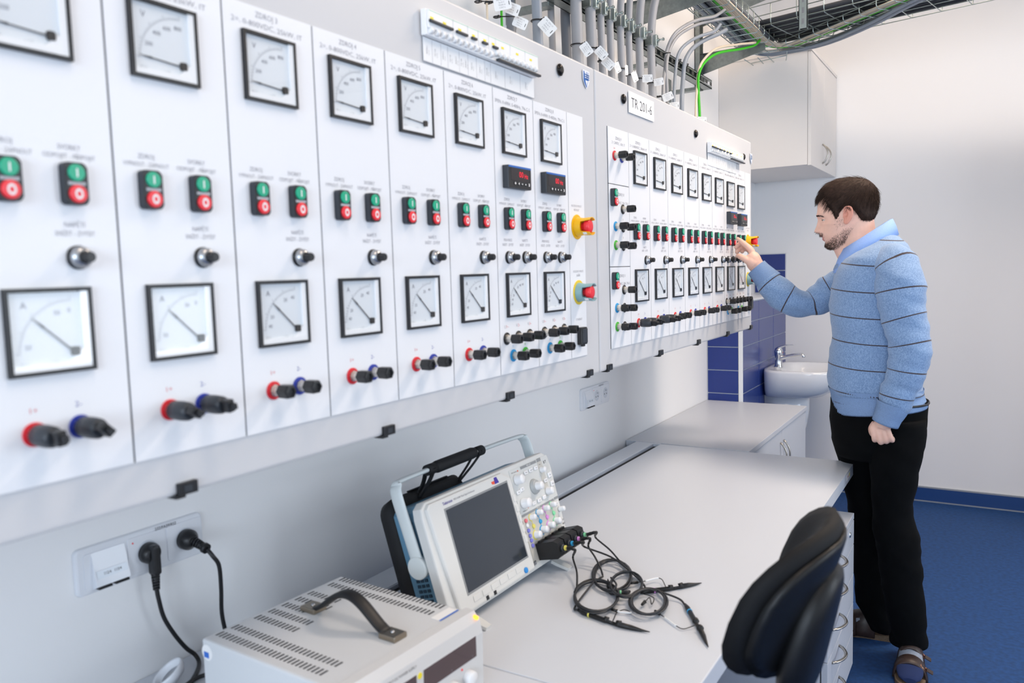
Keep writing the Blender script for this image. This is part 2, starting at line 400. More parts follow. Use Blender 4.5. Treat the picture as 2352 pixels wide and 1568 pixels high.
b.grid(rows, True, False); b._f(b.R[-1]); ME_pk = b.mesh('fluted_grip', M_blk)
def place_pot(cab, y, z=1.5205):
    o = inst('rotary_knob', ME_pd, cab, (XP, y, z)); inst('base_ring', ME_pb, o); inst('fluted_grip', ME_pk, o)
def ring_mesh(m):
    return MB().lathe([(0, 0.0136), (0.0016, 0.0136), (0.002, 0.0125)], n=24).mesh('colour_ring', m)
RING = {'red': ring_mesh(M_red), 'blue': ring_mesh(M_blue), 'black': ring_mesh(M_blk), 'cyan': ring_mesh(M_cyan), 'green': ring_mesh(M_lime)}
ME_nut = MB().lathe([(0.001, 0.0092), (0.005, 0.0092), (0.0055, 0.0076), (0.011, 0.0076), (0.0115, 0.0084), (0.0150, 0.0084)], n=8, smooth=False).mesh('metal_nut', mat('terminal_nut', 'd8d4cc', 0.3, metal=1.0))
ME_cap = MB().lathe([(0.0145, 0.0090), (0.0160, 0.0108), (0.034, 0.0112), (0.0375, 0.0100), (0.0378, 0.0062), (0.0350, 0.0055)], n=6, smooth=False).mesh('hex_cap', M_blk)
def place_term(cab, y, z, c):
    o = inst('screw_terminal', RING[c], cab, (XP, y, z)); inst('metal_nut', ME_nut, o); inst('hex_cap', ME_cap, o)
    return o
LCOL = {'red': M_red, 'blue': M_blue}

def cabinet(label, y0, y1, iy0, iy1, dividers):
    cab = thing('control_cabinet', label, 'control cabinet', (0, 0, 0))
    b = MB().box((0.0, y0, 1.212), (XP - 0.0025, y1, 2.010), bev=0.006, seg=3); b.build('housing', M_cab, cab)
    MB().box((XP - 0.004, iy0, 1.269), (XP - 0.0014, iy1, 1.873)).build('gap_shade_sheet', M_gap, cab)  # dark sheet behind the plates, standing in for shade in the gaps
    ys = [iy0 - 0.001] + dividers + [iy1 + 0.001]
    return cab, ys
g2 = 0.0014
def plate(cab, ya, yb, za=1.269, zb=1.873):
    MB().box((XP - 0.0016, ya + g2, za), (XP, yb - g2, zb)).build('column_panel', M_plate, cab)
def lettering(cab, items, m=M_print, name='lettering'):
    b = MB()
    for it in items:
        t, y, z, size = it[:4]; b.text(t, (XP + 0.0004, y, z), size, width=(it[4] if len(it) > 4 else None), sx=0.8)
    return b.build(name, m, cab)
def seg_labels(yc, kind):
    return [('ZDROJ', yc - 0.036 + 0.0, 1.6445, 0.0085, 0.022), ('VYPNOUT - ZAPNOUT', yc - 0.036, 1.6345, 0.0078, 0.062),
            ('SVORKY', yc + 0.036, 1.6445, 0.0085, 0.026), ('ODPOJIT - PŘIPOJIT', yc + 0.036, 1.6345, 0.0078, 0.060)]
# ------------------------------------------------ nearer cabinet
div1 = [0.403, 0.571, 0.742, 0.909, 1.078, 1.248, 1.419, 1.587, 1.752]
cab1, ys = cabinet('large pale grey wall cabinet of voltmeters and switches nearest the camera', -1.10, 1.919, -1.02, 1.841, div1)
plate(cab1, -1.02, 0.235); plate(cab1, 0.235, 0.403)
for i in range(len(div1) - 1): plate(cab1, div1[i], div1[i + 1])
plate(cab1, 1.752, 1.841)
zV, zA = 1.7405, 1.391
for i, y in enumerate(div1[:8]):
    num = i + 1; last = num >= 7; w = div1[i + 1] - y
    place_meter(cab1, y + 0.030, zV, 'v', 'v2' if last else 'v'); place_meter(cab1, y + 0.030, zA, 'a', 'a2' if last else ('a50' if num <= 2 else 'a'))
    s1, s2 = y + 0.0435, y + 0.1155
    place_switch(cab1, s1); place_switch(cab1, s2); yc = (s1 + s2) / 2
    place_pot(cab1, s2 + 0.001)
    L = [('ZDROJ %d' % num, y + 0.078, 1.8618, 0.0115, 0.040), ('3PEN, 0-690V, 0-400Hz, TN-C-S' if last else '2=, 0-800VDC, 25kW, IT', y + 0.080, 1.8478, 0.0105, 0.145 if last else 0.130)] + seg_labels(yc, 0)
    L += [('NAPĚTÍ', s2, 1.5575, 0.0085, 0.024), ('SNÍŽIT - ZVÝŠIT', s2, 1.5475, 0.008, 0.046)]
    if last:
        place_pot(cab1, s1 + 0.001); L += [('FREKVENCE', s1, 1.5575, 0.0085, 0.034), ('SNÍŽIT - ZVÝŠIT', s1, 1.5475, 0.008, 0.046)]
        tx = [(y + 0.027, 'U', '1~'), (y + 0.076, 'V', '2~'), (y + 0.126, 'W', '3~')]
        for (yy, a, c) in tx: place_term(cab1, yy, 1.3455, 'black'); L.append((a, yy - 0.005, 1.371, 0.010, 0.006))
        place_term(cab1, y + 0.0525, 1.3065, 'cyan'); place_term(cab1, y + 0.1045, 1.3065, 'green')
        lettering(cab1, [(c, yy + 0.004, 1.371, 0.010, 0.009) for (yy, a, c) in tx], M_red, 'red_lettering')
        lettering(cab1, [('N', y + 0.0525, 1.3265, 0.007)], M_cyan, 'blue_lettering')
        lettering(cab1, [('PE', y + 0.1045, 1.3265, 0.007)], M_lime, 'green_lettering')
    else:
        lettering(cab1, [('1+', y + 0.053, 1.3525, 0.009, 0.008)], M_red, 'red_lettering')
        lettering(cab1, [('2-', y + 0.104, 1.3525, 0.009, 0.008)], M_blue, 'blue_lettering')
        t1 = place_term(cab1, y + 0.053, 1.3265, 'red'); t2 = place_term(cab1, y + 0.104, 1.3265, 'blue')
    lettering(cab1, L)
# black plugs pushed over four terminals of the first two columns
b = MB(); b.lathe([(0.009, 0.0120), (0.024, 0.0125), (0.036, 0.0118), (0.042, 0.0095)], n=20); ME_plg = b.mesh('plug_sleeve', M_blk2)
b = MB(); b.box((0.034, -0.0055, -0.0085), (0.056, 0.0055, 0.0085), bev=0.002); b.box((0.054, -0.003, -0.004), (0.064, 0.003, 0.004), bev=0.001); ME_plg2 = b.mesh('plug_grip', M_blk)
def place_plug(y, z, label, roll=0.0):
    o = thing('safety_plug', label, 'plug', (XP, y, z), 'black plugs on the screw terminals'); o.rotation_euler = (roll, 0, 0); inst('plug_sleeve', ME_plg, o); inst('plug_grip', ME_plg2, o)
place_plug(0.403 + 0.053, 1.3265, 'black plug over the red-ringed terminal of the column at the left picture edge', 0.1); place_plug(0.403 + 0.104, 1.3265, 'black plug over the blue-ringed terminal of the column at the left picture edge', 0.8)
place_plug(0.571 + 0.053, 1.3265, 'black plug over the red-ringed terminal, second column of the nearer cabinet', 1.0); place_plug(0.571 + 0.104, 1.3265, 'black plug over the blue-ringed terminal, second column of the nearer cabinet', 0.2)
# digital frequency meters
def place_dpm(cab, y, z):
    o = inst('frequency_display', ME_dpm, cab, (XP, y, z))
    for nm, me in DPM: inst(nm, me, o)
ME_dpm = MB().box((0, 0, 0), (0.0155, 0.096, 0.048), bev=0.0015).mesh('frequency_display', M_blk2)
b = MB()
for k in range(5):
    yy = 0.026 + k * 0.0145; b.lathe([(0.0157, 0.0042), (0.0166, 0.0038)], Matrix.Translation((0, yy, 0.0105)), 14)
DPMb = b.mesh('keypad', M_blk)
b = MB()
for k, ch in enumerate('o<v^:'):
    yy = 0.026 + k * 0.0145; pts = {'o': [(0, 0.003), (-0.003, 0), (0, -0.003), (0.003, 0)], '<': [(0.002, 0.003), (-0.002, 0), (0.002, -0.003)], 'v': [(-0.003, 0.001), (0, -0.002), (0.003, 0.001)],
        '^': [(-0.003, -0.001), (0, 0.002), (0.003, -0.001)], ':': [(-0.0025, -0.003), (0.0025, -0.003), (-0.0025, 0.003), (0.0025, 0.003)]}[ch]
    b.poly([(0.0169, yy + p, 0.0105 + q) for p, q in pts])
DPM = [('front_bezel', MB().box((0.0155, 0.001, 0.001), (0.0158, 0.095, 0.047)).mesh('front_bezel', M_blk)),
       ('blue_strip', MB().box((0.0158, 0.001, 0.0435), (0.0161, 0.095, 0.0475)).mesh('blue_strip', M_bluestrip)),
       ('display', MB().box((0.0158, 0.010, 0.0165), (0.0161, 0.088, 0.042)).mesh('display', M_disp)),
       ('digits', MB().text('00', (0.0164, 0.052, 0.0295), 0.018, thin=-0.012, sx=1.0).text('Hz', (0.0164, 0.073, 0.0275), 0.014, thin=-0.012).mesh('digits', M_led)),
       ('keypad', DPMb), ('key_symbols', b.mesh('key_symbols', M_white))]
place_dpm(cab1, 1.448, 1.668); place_dpm(cab1, 1.614, 1.668)
# emergency stops
def shroud_mesh(m):
    b = MB(); n = 32; rows = []
    def H(k):
        a = 2 * PI * k / n; return 0.019 if abs(math.cos(a)) > 0.80 else 0.043
    Hs = [H(k) for k in range(n)]
    outer0 = [(0.0015, 0.0235, k) for k in range(n)]
    def ringp(h, r): return [(h if not callable(h) else h(k), math.cos(2 * PI * k / n) * r, math.sin(2 * PI * k / n) * r) for k in range(n)]
    rows = [ringp(0.0015, 0.0245), ringp(0.018, 0.0215), ringp(lambda k: Hs[k], 0.0225), ringp(lambda k: Hs[k], 0.0205), ringp(0.016, 0.0195)]
    b.grid(rows, True, False); b._f(b.R[-1]); return b.mesh('shroud', m)
ME_shy, ME_sht = shroud_mesh(M_yel), shroud_mesh(M_teal)
ME_disc = MB().lathe([(0, 0.0310), (0.0012, 0.0310), (0.0016, 0.030)], n=40).mesh('emergency_stop', M_yel)
ME_disc2 = MB().lathe([(0, 0.0310), (0.0012, 0.0310), (0.0016, 0.030)], n=40).mesh('emergency_stop', M_yel2)
ME_mush = MB().lathe([(0.012, 0.010), (0.024, 0.011), (0.026, 0.0165), (0.036, 0.0168), (0.0385, 0.0145), (0.0395, 0.008), (0.0395, 0.0)], n=24).mesh('mushroom_button', M_redb)
ME_lab = MB().box((0.024, -0.0225, -0.004), (0.034, -0.0218, 0.004)).mesh('paper_label', M_white)
def place_estop(cab, y, z, yellow=True):
    o = inst('emergency_stop', ME_disc if yellow else ME_disc2, cab, (XP, y, z)); inst('shroud', ME_shy if yellow else ME_sht, o); inst('mushroom_button', ME_mush, o)
    for s_ in (-1, 1):
        l = inst('warning_sticker', ME_lab, o); l.rotation_euler = (s_ * 0.9 if s_ > 0 else PI / 2 + 0.4, 0, 0)
place_estop(cab1, 1.7955, 1.5965); place_estop(cab1, 1.7975, 1.4325, False)
lettering(cab1, [('NOUZOVÉ VYPNUTÍ', 1.795, 1.648, 0.008, 0.055), ('MÍSTNOST', 1.795, 1.638, 0.008, 0.03), ('NOUZOVÉ VYPNUTÍ', 1.797, 1.485, 0.008, 0.055), ('SKŘÍŇ', 1.797, 1.475, 0.008, 0.02), ('ETHERNET', 1.797, 1.364, 0.008, 0.034)])
def place_eth(cab, y):
    o = MB().box((0, -0.0155, -0.022), (0.014, 0.0155, 0.022), bev=0.002).build('ethernet_port', M_blk, cab, (XP, y, 1.322))
    MB().box((0.014, -0.013, -0.018), (0.0165, 0.013, 0.019), bev=0.0015).build('hinged_cover', M_blk2, o)
    MB().box((0.004, -0.006, -0.027), (0.012, 0.006, -0.022), bev=0.001).build('latch', M_blk, o)
place_eth(cab1, 1.799)
# circuit breaker strips
def breakers(cab, y0, y1, z0, z1):
    W_ = y1 - y0; f = lambda q: y0 + (q - 1.186) / 0.402 * W_; k = (z1 - z0) / 0.046
    base = MB().box((0, y0 - 0.003, z0), (0.012, y1 + 0.003, z1), bev=0.001).build('breaker_strip', M_breaker, cab, (XP, 0, 0))
    for (a, c) in ((1.186, 1.2615), (1.2625, 1.3105), (1.3115, 1.347), (1.348, 1.385), (1.386, 1.4115), (1.4125, 1.468), (1.469, 1.530), (1.531, 1.588)):
        MB().box((0.012, f(a), z0 + 0.012), (0.0165, f(c) - 0.0006, z1 - 0.001), bev=0.0008, seg=1).build('breaker_cover', M_breaker, base)
    MB().box((0.0166, f(1.186), z1 - 0.0035), (0.0168, f(1.588), z1 - 0.0028)).build('green_line', mat('pale_green_line', '86cfa6', 0.5), base)
    for (a, c) in ((1.181, 1.257), (1.265, 1.305), (1.316, 1.337), (1.354, 1.376), (1.393, 1.415)):
        MB().box((0.0165, f(a) + 0.004, z0 + 0.0215 * k), (0.022, f(c), z0 + 0.0265 * k), bev=0.0012).build('black_lever', M_blk2, base)
    MB().box((0.0150, f(1.412), z0 - 0.001), (0.024, f(1.588), z0 + 0.0040 * k), bev=0.0012).build('black_lever', M_blk2, base)
    for a in (1.195, 1.234, 1.283, 1.33, 1.37, 1.401, 1.437, 1.496, 1.554):
        MB().box((0.0166, f(a) - 0.005, z0 + 0.028 * k), (0.0169, f(a) + 0.005, z0 + 0.0325 * k)).build('yellow_mark', M_yelmark, base)
    n = 22
    for i in range(n):
        yy = y0 + W_ * (i + 0.5) / n; hi = i >= 12
        b = MB(); zc = z0 + (0.0155 if hi else 0.0095) * k
        b.ring_tube([(0.0135, yy - 0.0055, zc), (0.0135, yy + 0.0045, zc)], 0.0062 * k, 10)
        b.build('toggle', M_breaker, base)
    return f
def strip_label(cab, y0, y1, z0, z1, f):
    p = MB().box((0, y0, z0), (0.0012, y1, z1)).build('circuit_label', mat('label_paper', 'eceef0', 0.5), cab, (XP, 0, 0))
    b = MB()
    for a in (1.213, 1.24, 1.262, 1.3, 1.33, 1.36, 1.39, 1.412, 1.468, 1.531): b.box((0.0012, f(a), z0 + 0.002), (0.0014, f(a) + 0.0004, z1 - 0.002))
    b.box((0.0012, y0, z0 + 0.0006), (0.0014, y1, z0 + 0.0012)); b.build('ruling', M_print, p)
    b = MB(); random.seed(4)
    for j, a in enumerate((1.197, 1.222, 1.247, 1.270, 1.289, 1.307, 1.322, 1.343, 1.372, 1.398, 1.432, 1.49, 1.555)):
        wd = ('ZDROJ %d' % (j % 8 + 1)) if j % 2 == 0 else 'FA%d 16A' % (j + 1)
        b.text(wd, (0.0015, f(a), (z0 + z1) / 2), 0.0048, X=Vector((0, 0, 1)), Y=Vector((0, -1, 0)), sx=0.8)
        b.text('3x C16', (0.0015, f(a) + 0.006, (z0 + z1) / 2 - 0.004), 0.0036, X=Vector((0, 0, 1)), Y=Vector((0, -1, 0)), sx=0.8)
    b.build('label_lettering', M_printd, p)
f = breakers(cab1, 1.186, 1.588, 1.922, 1.968); strip_label(cab1, 1.187, 1.593, 1.8775, 1.921, f)
def lock(cab, y, z, r=0.0145):
    o = MB().lathe([(0, r), (0.002, r), (0.006, r * 0.62), (0.0065, r * 0.55)], n=28).build('lock', mat('dark_lock', '2a2725', 0.25, metal=0.7), cab, (XP, y, z))
    MB().lathe([(0.0064, r * 0.42), (0.0068, r * 0.38)], n=20).build('key_slot', M_blk, o)
lock(cab1, 1.7235, 1.967)
def shield(cab, y, z, m, h=0.044):
    k = h / 0.044
    o = MB().prism([(a * k, c * k) for a, c in [(-0.0195, 0.022), (0.0185, 0.022), (0.0185, -0.002), (0.012, -0.013), (0, -0.024), (-0.012, -0.013), (-0.0195, -0.002)]], 0, 0.0006, PX).build('emblem', mat('emblem_white', 'e9ecf2', 0.4), cab, (XP, y, z))
    b = MB()
    def pr(pts): b.prism([(a * k, c * k) for a, c in pts], 0.0006, 0.0009, PX)
    pr([(-0.016, 0.019), (-0.011, 0.019), (-0.011, 0.016), (-0.009, 0.016), (-0.009, 0.0), (0.012, -0.0), (0.0, -0.0215), (-0.012, -0.011), (-0.0165, -0.002)])
    for zc in (0.013, 0.008, 0.003): pr([(-0.009, zc), (0.017, zc - 0.0006), (0.017, zc - 0.003), (-0.009, zc - 0.0026)])
    for yc in (0.0, 0.008): pr([(yc, 0.0185), (yc + 0.003, 0.0185), (yc + 0.003, 0.0), (yc, 0.0)])
    b.build('crest', m, o)
    MB().prism([(a * k, c * k) for a, c in [(-0.006, -0.003), (0.008, -0.003), (0.0, -0.017)]], 0.0009, 0.0011, PX).build('crest_cutout', mat('emblem_white', 'e9ecf2', 0.4), o)
shield(cab1, 1.866, 1.971, mat('crest_blue', '1260ae', 0.35))
def clip(cab, y, z=1.212):
    o = MB().box((XP - 0.004, -0.0145, 0.0), (XP + 0.004, 0.0145, 0.0165), bev=0.0012).build('latch_clip', M_blk, cab, (0, y, z))
    b = MB().box((XP - 0.03, -0.019, -0.0035), (XP + 0.003, -0.004, 0.001), bev=0.001); b.build('hook', M_blk, o)
    MB().box((XP + 0.004, -0.007, 0.004), (XP + 0.0046, 0.005, 0.012)).build('slot', M_blk2, o)
for y in (0.641, 1.046, 1.453, 1.853): clip(cab1, y)
# ------------------------------------------------ farther cabinet
div2 = [2.133, 2.291, 2.447, 2.604, 2.759, 2.912, 3.064, 3.213, 3.361]
cab2, ys = cabinet('pale grey wall cabinet of meters farther away, behind the pointing hand', 1.9235, 3.472, 1.992, 3.446, div2)
plate(cab2, 1.992, 2.133, 1.7215, 1.873); plate(cab2, 1.992, 2.133, 1.4955, 1.7195); plate(cab2, 1.992, 2.133, 1.269, 1.4935)
for i in range(8): plate(cab2, div2[i], div2[i + 1])
plate(cab2, 3.361, 3.446)
for i, y in enumerate(div2[:8]):
    num = i + 1; last = num >= 7
    zv = 1.7315 - 0.0022 * i; place_meter(cab2, y + 0.032, zv, 'v', 'v2' if last else 'v'); place_meter(cab2, y + 0.032, 1.3895, 'a', 'a2' if last else ('a50' if num <= 2 else 'a'))
    s1, s2 = y + 0.041, y + 0.112 - (0.003 if i > 5 else 0)
    zs = 1.595 - 0.001 * i
    place_switch(cab2, s1, zs); place_switch(cab2, s2, zs); yc = (s1 + s2) / 2
    place_pot(cab2, s2 + 0.010, 1.512)
    L = [('ZDROJ %d' % num, y + 0.072, 1.8518, 0.0115, 0.040), ('3PEN, 0-690V, 0-400Hz, TN-C-S' if last else '2=, 0-800VDC, 50kW, IT', y + 0.074, 1.8388, 0.0105, 0.128)]
    L += [(a, b_ if j < 2 else b_, z - 0.009, c, d) for j, (a, b_, z, c, d) in enumerate(seg_labels(yc, 0))]
    L += [('NAPĚTÍ', s2, 1.5495, 0.0085, 0.024), ('SNÍŽIT - ZVÝŠIT', s2, 1.5400, 0.008, 0.046)]
    if last:
        place_pot(cab2, s1 + 0.005, 1.512); L += [('FREKVENCE', s1, 1.5495, 0.0085, 0.034), ('SNÍŽIT - ZVÝŠIT', s1, 1.54, 0.008, 0.046)]
        tx = [(y + 0.027, 'U', '1~'), (y + 0.073, 'V', '2~'), (y + 0.120, 'W', '3~')]
        for (yy, a, c) in tx: place_term(cab2, yy, 1.348, 'black'); L.append((a, yy - 0.005, 1.371, 0.010, 0.006))
        place_term(cab2, y + 0.045, 1.3085, 'cyan'); place_term(cab2, y + 0.096, 1.3085, 'green')
        lettering(cab2, [(c, yy + 0.004, 1.371, 0.010, 0.009) for (yy, a, c) in tx], M_red, 'red_lettering')
    else:
        lettering(cab2, [('1+', y + 0.056, 1.3525, 0.009, 0.008)], M_red, 'red_lettering')
        lettering(cab2, [('2-', y + 0.106, 1.3525, 0.009, 0.008)], M_blue, 'blue_lettering')
        place_term(cab2, y + 0.056, 1.3275, 'red'); place_term(cab2, y + 0.106, 1.3275, 'blue')
    lettering(cab2, L)
for yy, c, q in ((2.133 + 0.056, 'red', 'first'), (2.133 + 0.106, 'blue', 'first'), (2.291 + 0.056, 'red', 'second'), (2.291 + 0.106, 'blue', 'second')):
    place_plug(yy, 1.3275, 'black plug over the %s-ringed terminal, %s meter column of the farther cabinet' % (c, q), 0.5 if c == 'red' else 0.1)
place_dpm(cab2, 3.096, 1.650); place_dpm(cab2, 3.246, 1.648)
place_estop(cab2, 3.405, 1.586); place_estop(cab2, 3.405, 1.427, False)
place_eth(cab2, 3.418)
lettering(cab2, [('NOUZOVÉ VYPNUTÍ', 3.404, 1.642, 0.008, 0.055), ('MÍSTNOST', 3.404, 1.632, 0.008, 0.03), ('ETHERNET', 3.41, 1.364, 0.008, 0.034),
    ('ZDROJ 9', 2.062, 1.8465, 0.0115, 0.040), ('2=, 24VDC, 10A, IT', 2.062, 1.8335, 0.0105, 0.09), ('ZDROJ 10', 2.075, 1.6945, 0.0115, 0.042), ('400VAC, 25A, TN-S', 2.083, 1.6715, 0.0105, 0.085),
    ('ZDROJ 11', 2.075, 1.4685, 0.0115, 0.042), ('400VAC, 25A, TN-S', 2.083, 1.4465, 0.0105, 0.085), ('U', 2.088, 1.6445, 0.009, 0.005), ('V', 2.085, 1.6255, 0.009, 0.005), ('W', 2.085, 1.5755, 0.009, 0.006),
    ('U', 2.088, 1.4235 + 0.022, 0.009, 0.005)])
place_term(cab2, 2.034, 1.7985, 'red'); place_term(cab2, 2.083, 1.797, 'blue')
lettering(cab2, [('1+', 2.034, 1.8185, 0.009, 0.008)], M_red, 'red_lettering')
for z0_ in (1.684, 1.456): place_switch(cab2, 2.016, z0_)
place_term(cab2, 2.085, 1.655, 'black')
for zq, c in ((1.606, 'cyan'), (1.554, 'green')): place_term(cab2, 2.034, zq, c); place_term(cab2, 2.085, zq - 0.002, 'black')
place_term(cab2, 2.085, 1.429, 'black')
for zq, c in ((1.380, 'cyan'), (1.3275, 'green')): place_term(cab2, 2.034, zq, c); place_term(cab2, 2.085, zq - 0.002, 'black')
f = breakers(cab2, 2.860, 3.283, 1.898, 1.936); strip_label(cab2, 2.861, 3.227, 1.853, 1.897, lambda q: 2.861 + (q - 1.186) / 0.402 * 0.36)
for (y, z) in ((2.103, 1.962), (2.730, 1.948), (3.344, 1.934)): lock(cab2, y, z, 0.0135)
shield(cab2, 3.462 - 0.0, 1.938, mat('crest_blue_pale', '6b86ad', 0.35))
for y in (1.976, 2.368, 2.744, 3.106, 3.454): clip(cab2, y)
# name plate with the room code
np_ = MB().box((0, 0, 0), (0.0015, 0.194, 0.060)).build('name_plate', mat('name_plate_white', 'f4f5f7', 0.35), cab2, (XP, 2.138, 1.931))
MB().text('TR 201-6', (0.0018, 0.097, 0.029), 0.040, width=0.158, thin=-0.01).build('plate_lettering', M_blk, np_)
# ================================================================== FURNITURE
M_desk = mat('desk_grey_laminate', 'd3d8e0', 0.34, bump=(1500, 0.12, 0.0002))
M_desk2 = mat('cabinet_grey_laminate', 'c6cad2', 0.4)
M_edge = mat('desk_edge_band', 'c5ccd8', 0.4)
M_dark = mat('dark_gap', '0d0e11', 0.6)
M_alu = mat('brushed_handle_metal', 'b9b4ac', 0.3, metal=1.0)
ZD = 0.735
# worktop cabinet (far, low)
wc = thing('low_cabinet', 'grey low cabinet with two doors and worktop against the blue tiles', 'cabinet', (0.0, 3.18, 0))
MB().box((0.004, 0.0, ZD - 0.022), (0.542, 1.158, ZD), bev=0.0015).build('worktop', M_desk2, wc)
MB().box((0.004, 0.004, 0.06), (0.518, 1.154, ZD - 0.0225)).build('body', M_desk2, wc)
MB().box((0.02, 0.02, 0.0), (0.49, 1.14, 0.06)).build('plinth', M_dark, wc)
def bow_handle(mb, p0, p1, out, r=0.0045, n=12):
    p0, p1, out = Vector(p0), Vector(p1), Vector(out); pts = []
    for k in range(n + 1):
        t = k / n; pts.append(p0.lerp(p1, t) + out * math.sin(PI * t) ** 0.75)
    mb.ring_tube(pts, r, 8)
    return mb
for i, (a, b_, hy) in enumerate(((0.006, 0.607, 0.575), (0.611, 1.152, 0.640))):
    d = MB().box((0.5185, a, 0.065), (0.536, b_, ZD - 0.027), bev=0.001).build('door', M_desk2, wc)
    bow_handle(MB(), (0.536, hy, 0.525), (0.536, hy, 0.655), (0.03, 0, 0)).build('handle', M_alu, d)
# desk: two tops
def desk_top(y0, y1, slot, rf):
    b = MB()
    r = 0.03; x0, x1 = 0.137 if slot else 0.002, 0.940
    poly = [(0.17 if slot else x0, y0), (x1, y0)]
    if rf: poly += [(x1 - r + r * math.cos(a), y1 - r + r * math.sin(a)) for a in [math.radians(q) for q in range(0, 91, 15)]]
    else: poly += [(x1, y1)]
    poly += [(0.17 if slot else x0, y1)]
    return b.prism(poly, ZD - 0.042, ZD, lambda a, c, h: Vector((a, c, h)), bev=0.0025)
dk = thing('desk', 'long pale grey desk holding the oscilloscope and probes', 'desk', (0, 0, 0))
desk_top(1.212, 3.168, True, True).build('desktop', M_desk, dk)
MB().box((0.056, 1.212, ZD - 0.042), (0.137, 3.174, ZD), bev=0.0015).build('rear_strip', M_desk, dk)
MB().box((0.137, 3.160, ZD - 0.042), (0.17, 3.174, ZD)).build('strip_end', M_desk, dk)
b = MB(); b.box((0.1372, 1.212, ZD - 0.16), (0.140, 3.160, ZD - 0.002)); b.build('cable_channel', M_edge, dk)
MB().box((0.1402, 1.212, ZD - 0.018), (0.1698, 3.160, ZD - 0.0125)).build('slot_shade_strip', M_dark, dk)  # dark strip laid in the slot to paint the shade of its depth
for (x, y) in ((0.12, 1.3), (0.84, 1.3), (0.12, 3.08), (0.84, 3.08)):
    MB().box((x - 0.025, y - 0.025, 0), (x + 0.025, y + 0.025, ZD - 0.042), bev=0.003).build('leg', M_satin, dk)
b = MB().box((0.1, 1.29, ZD - 0.09), (0.86, 1.31, ZD - 0.044)); b.box((0.1, 3.07, ZD - 0.09), (0.86, 3.09, ZD - 0.044)); b.build('crossbar', M_satin, dk)
st = MB().box((0.9402, 2.985, ZD - 0.030), (0.9406, 3.055, ZD - 0.007)).build('maker_label', M_white, dk)
MB().text('PROFIL', (0.9409, 3.012, ZD - 0.018), 0.009, thin=0.0).build('label_lettering', M_red, st)
MB().lathe([(0.9406, 0.007), (0.9408, 0.007)], Matrix.Translation((0, 3.043, ZD - 0.018)), 14).build('yellow_dot', M_yelmark, st)
dk2 = thing('desk', 'pale grey desk under the power supply, nearest the camera', 'desk', (0, 0, 0))
desk_top(-0.6, 1.2095, False, False).build('desktop', M_desk, dk2)
for (x, y) in ((0.12, -0.5), (0.84, -0.5), (0.12, 1.1), (0.84, 1.1)):
    MB().box((x - 0.025, y - 0.025, 0), (x + 0.025, y + 0.025, ZD - 0.042), bev=0.003).build('leg', M_satin, dk2)
b = MB().box((0.1, 1.09, ZD - 0.09), (0.86, 1.11, ZD - 0.044)); b.box((0.1, -0.51, ZD - 0.09), (0.86, -0.49, ZD - 0.044)); b.build('crossbar', M_satin, dk2)
# drawer pedestal
pd = thing('drawer_pedestal', 'grey drawer unit with five bow handles under the desk behind the chair', 'drawer unit', (0, 0, 0))
y0, y1 = 2.402, 2.905; xf = 0.977
MB().box((0.42, y0, 0.596), (xf, y1, 0.617), bev=0.0015).build('top', M_desk2, pd)
MB().box((0.44, y0 + 0.003, 0.055), (xf - 0.022, y1 - 0.003, 0.5955)).build('body', M_desk2, pd)
zs = [0.594, 0.507, 0.402, 0.297, 0.192, 0.070]
for k in range(5):
    d = MB().box((xf - 0.018, y0 + 0.002, zs[k + 1] + 0.0015), (xf, y1 - 0.002, zs[k] - 0.0015), bev=0.001).build('drawer', M_desk2, pd)
    zc = zs[k] - 0.030
    b = MB(); pts = []
    for j in range(13):
        t = j / 12; pts.append(Vector((xf + 0.030 * math.sin(PI * t) ** 0.7, y0 + 0.075 + 0.34 * 0 + (t) * 0.128, zc)))
    b.ring_tube(pts, 0.0055, 8, flat=0.7).build('handle', M_alu, d)
MB().lathe([(xf, 0.009), (xf + 0.004, 0.009), (xf + 0.005, 0.005)], Matrix.Translation((0, 2.80, 0.570)), 16).build('lock', M_chrome, pd)
for (x, y) in ((0.5, y0 + 0.06), (0.9, y0 + 0.06), (0.5, y1 - 0.06), (0.9, y1 - 0.06)):
    b = MB(); b.cyl((x, y - 0.012, 0.0275), (x, y + 0.012, 0.0275), 0.0275, n=16).box((x - 0.012, y - 0.016, 0.03), (x + 0.012, y + 0.016, 0.056)); b.build('castor', M_blk, pd)
# wall cupboard
M_cup = mat('cupboard_laminate', 'e4e0dd', 0.45)
cu = thing('wall_cupboard', 'pale wall cupboard with curved handles high beside the cable tray', 'cupboard', (0, 0, 0))
MB().box((0.001, 4.60, 2.026), (0.488, 5.392, 2.632), bev=0.001).build('body', M_cup, cu)
MB().box((0.001, 4.598, 2.632), (0.510, 5.394, 2.650), bev=0.001).build('top_panel', M_cup, cu)
for (a, c, hy) in ((4.601, 4.985, 4.935), (4.989, 5.392, 5.04)):
    d = MB().box((0.4895, a, 2.022), (0.507, c, 2.630), bev=0.001).build('door', M_cup, cu)
    bow_handle(MB(), (0.507, hy, 2.062), (0.507, hy, 2.172), (0.03, 0, 0)).build('handle', M_alu, d)
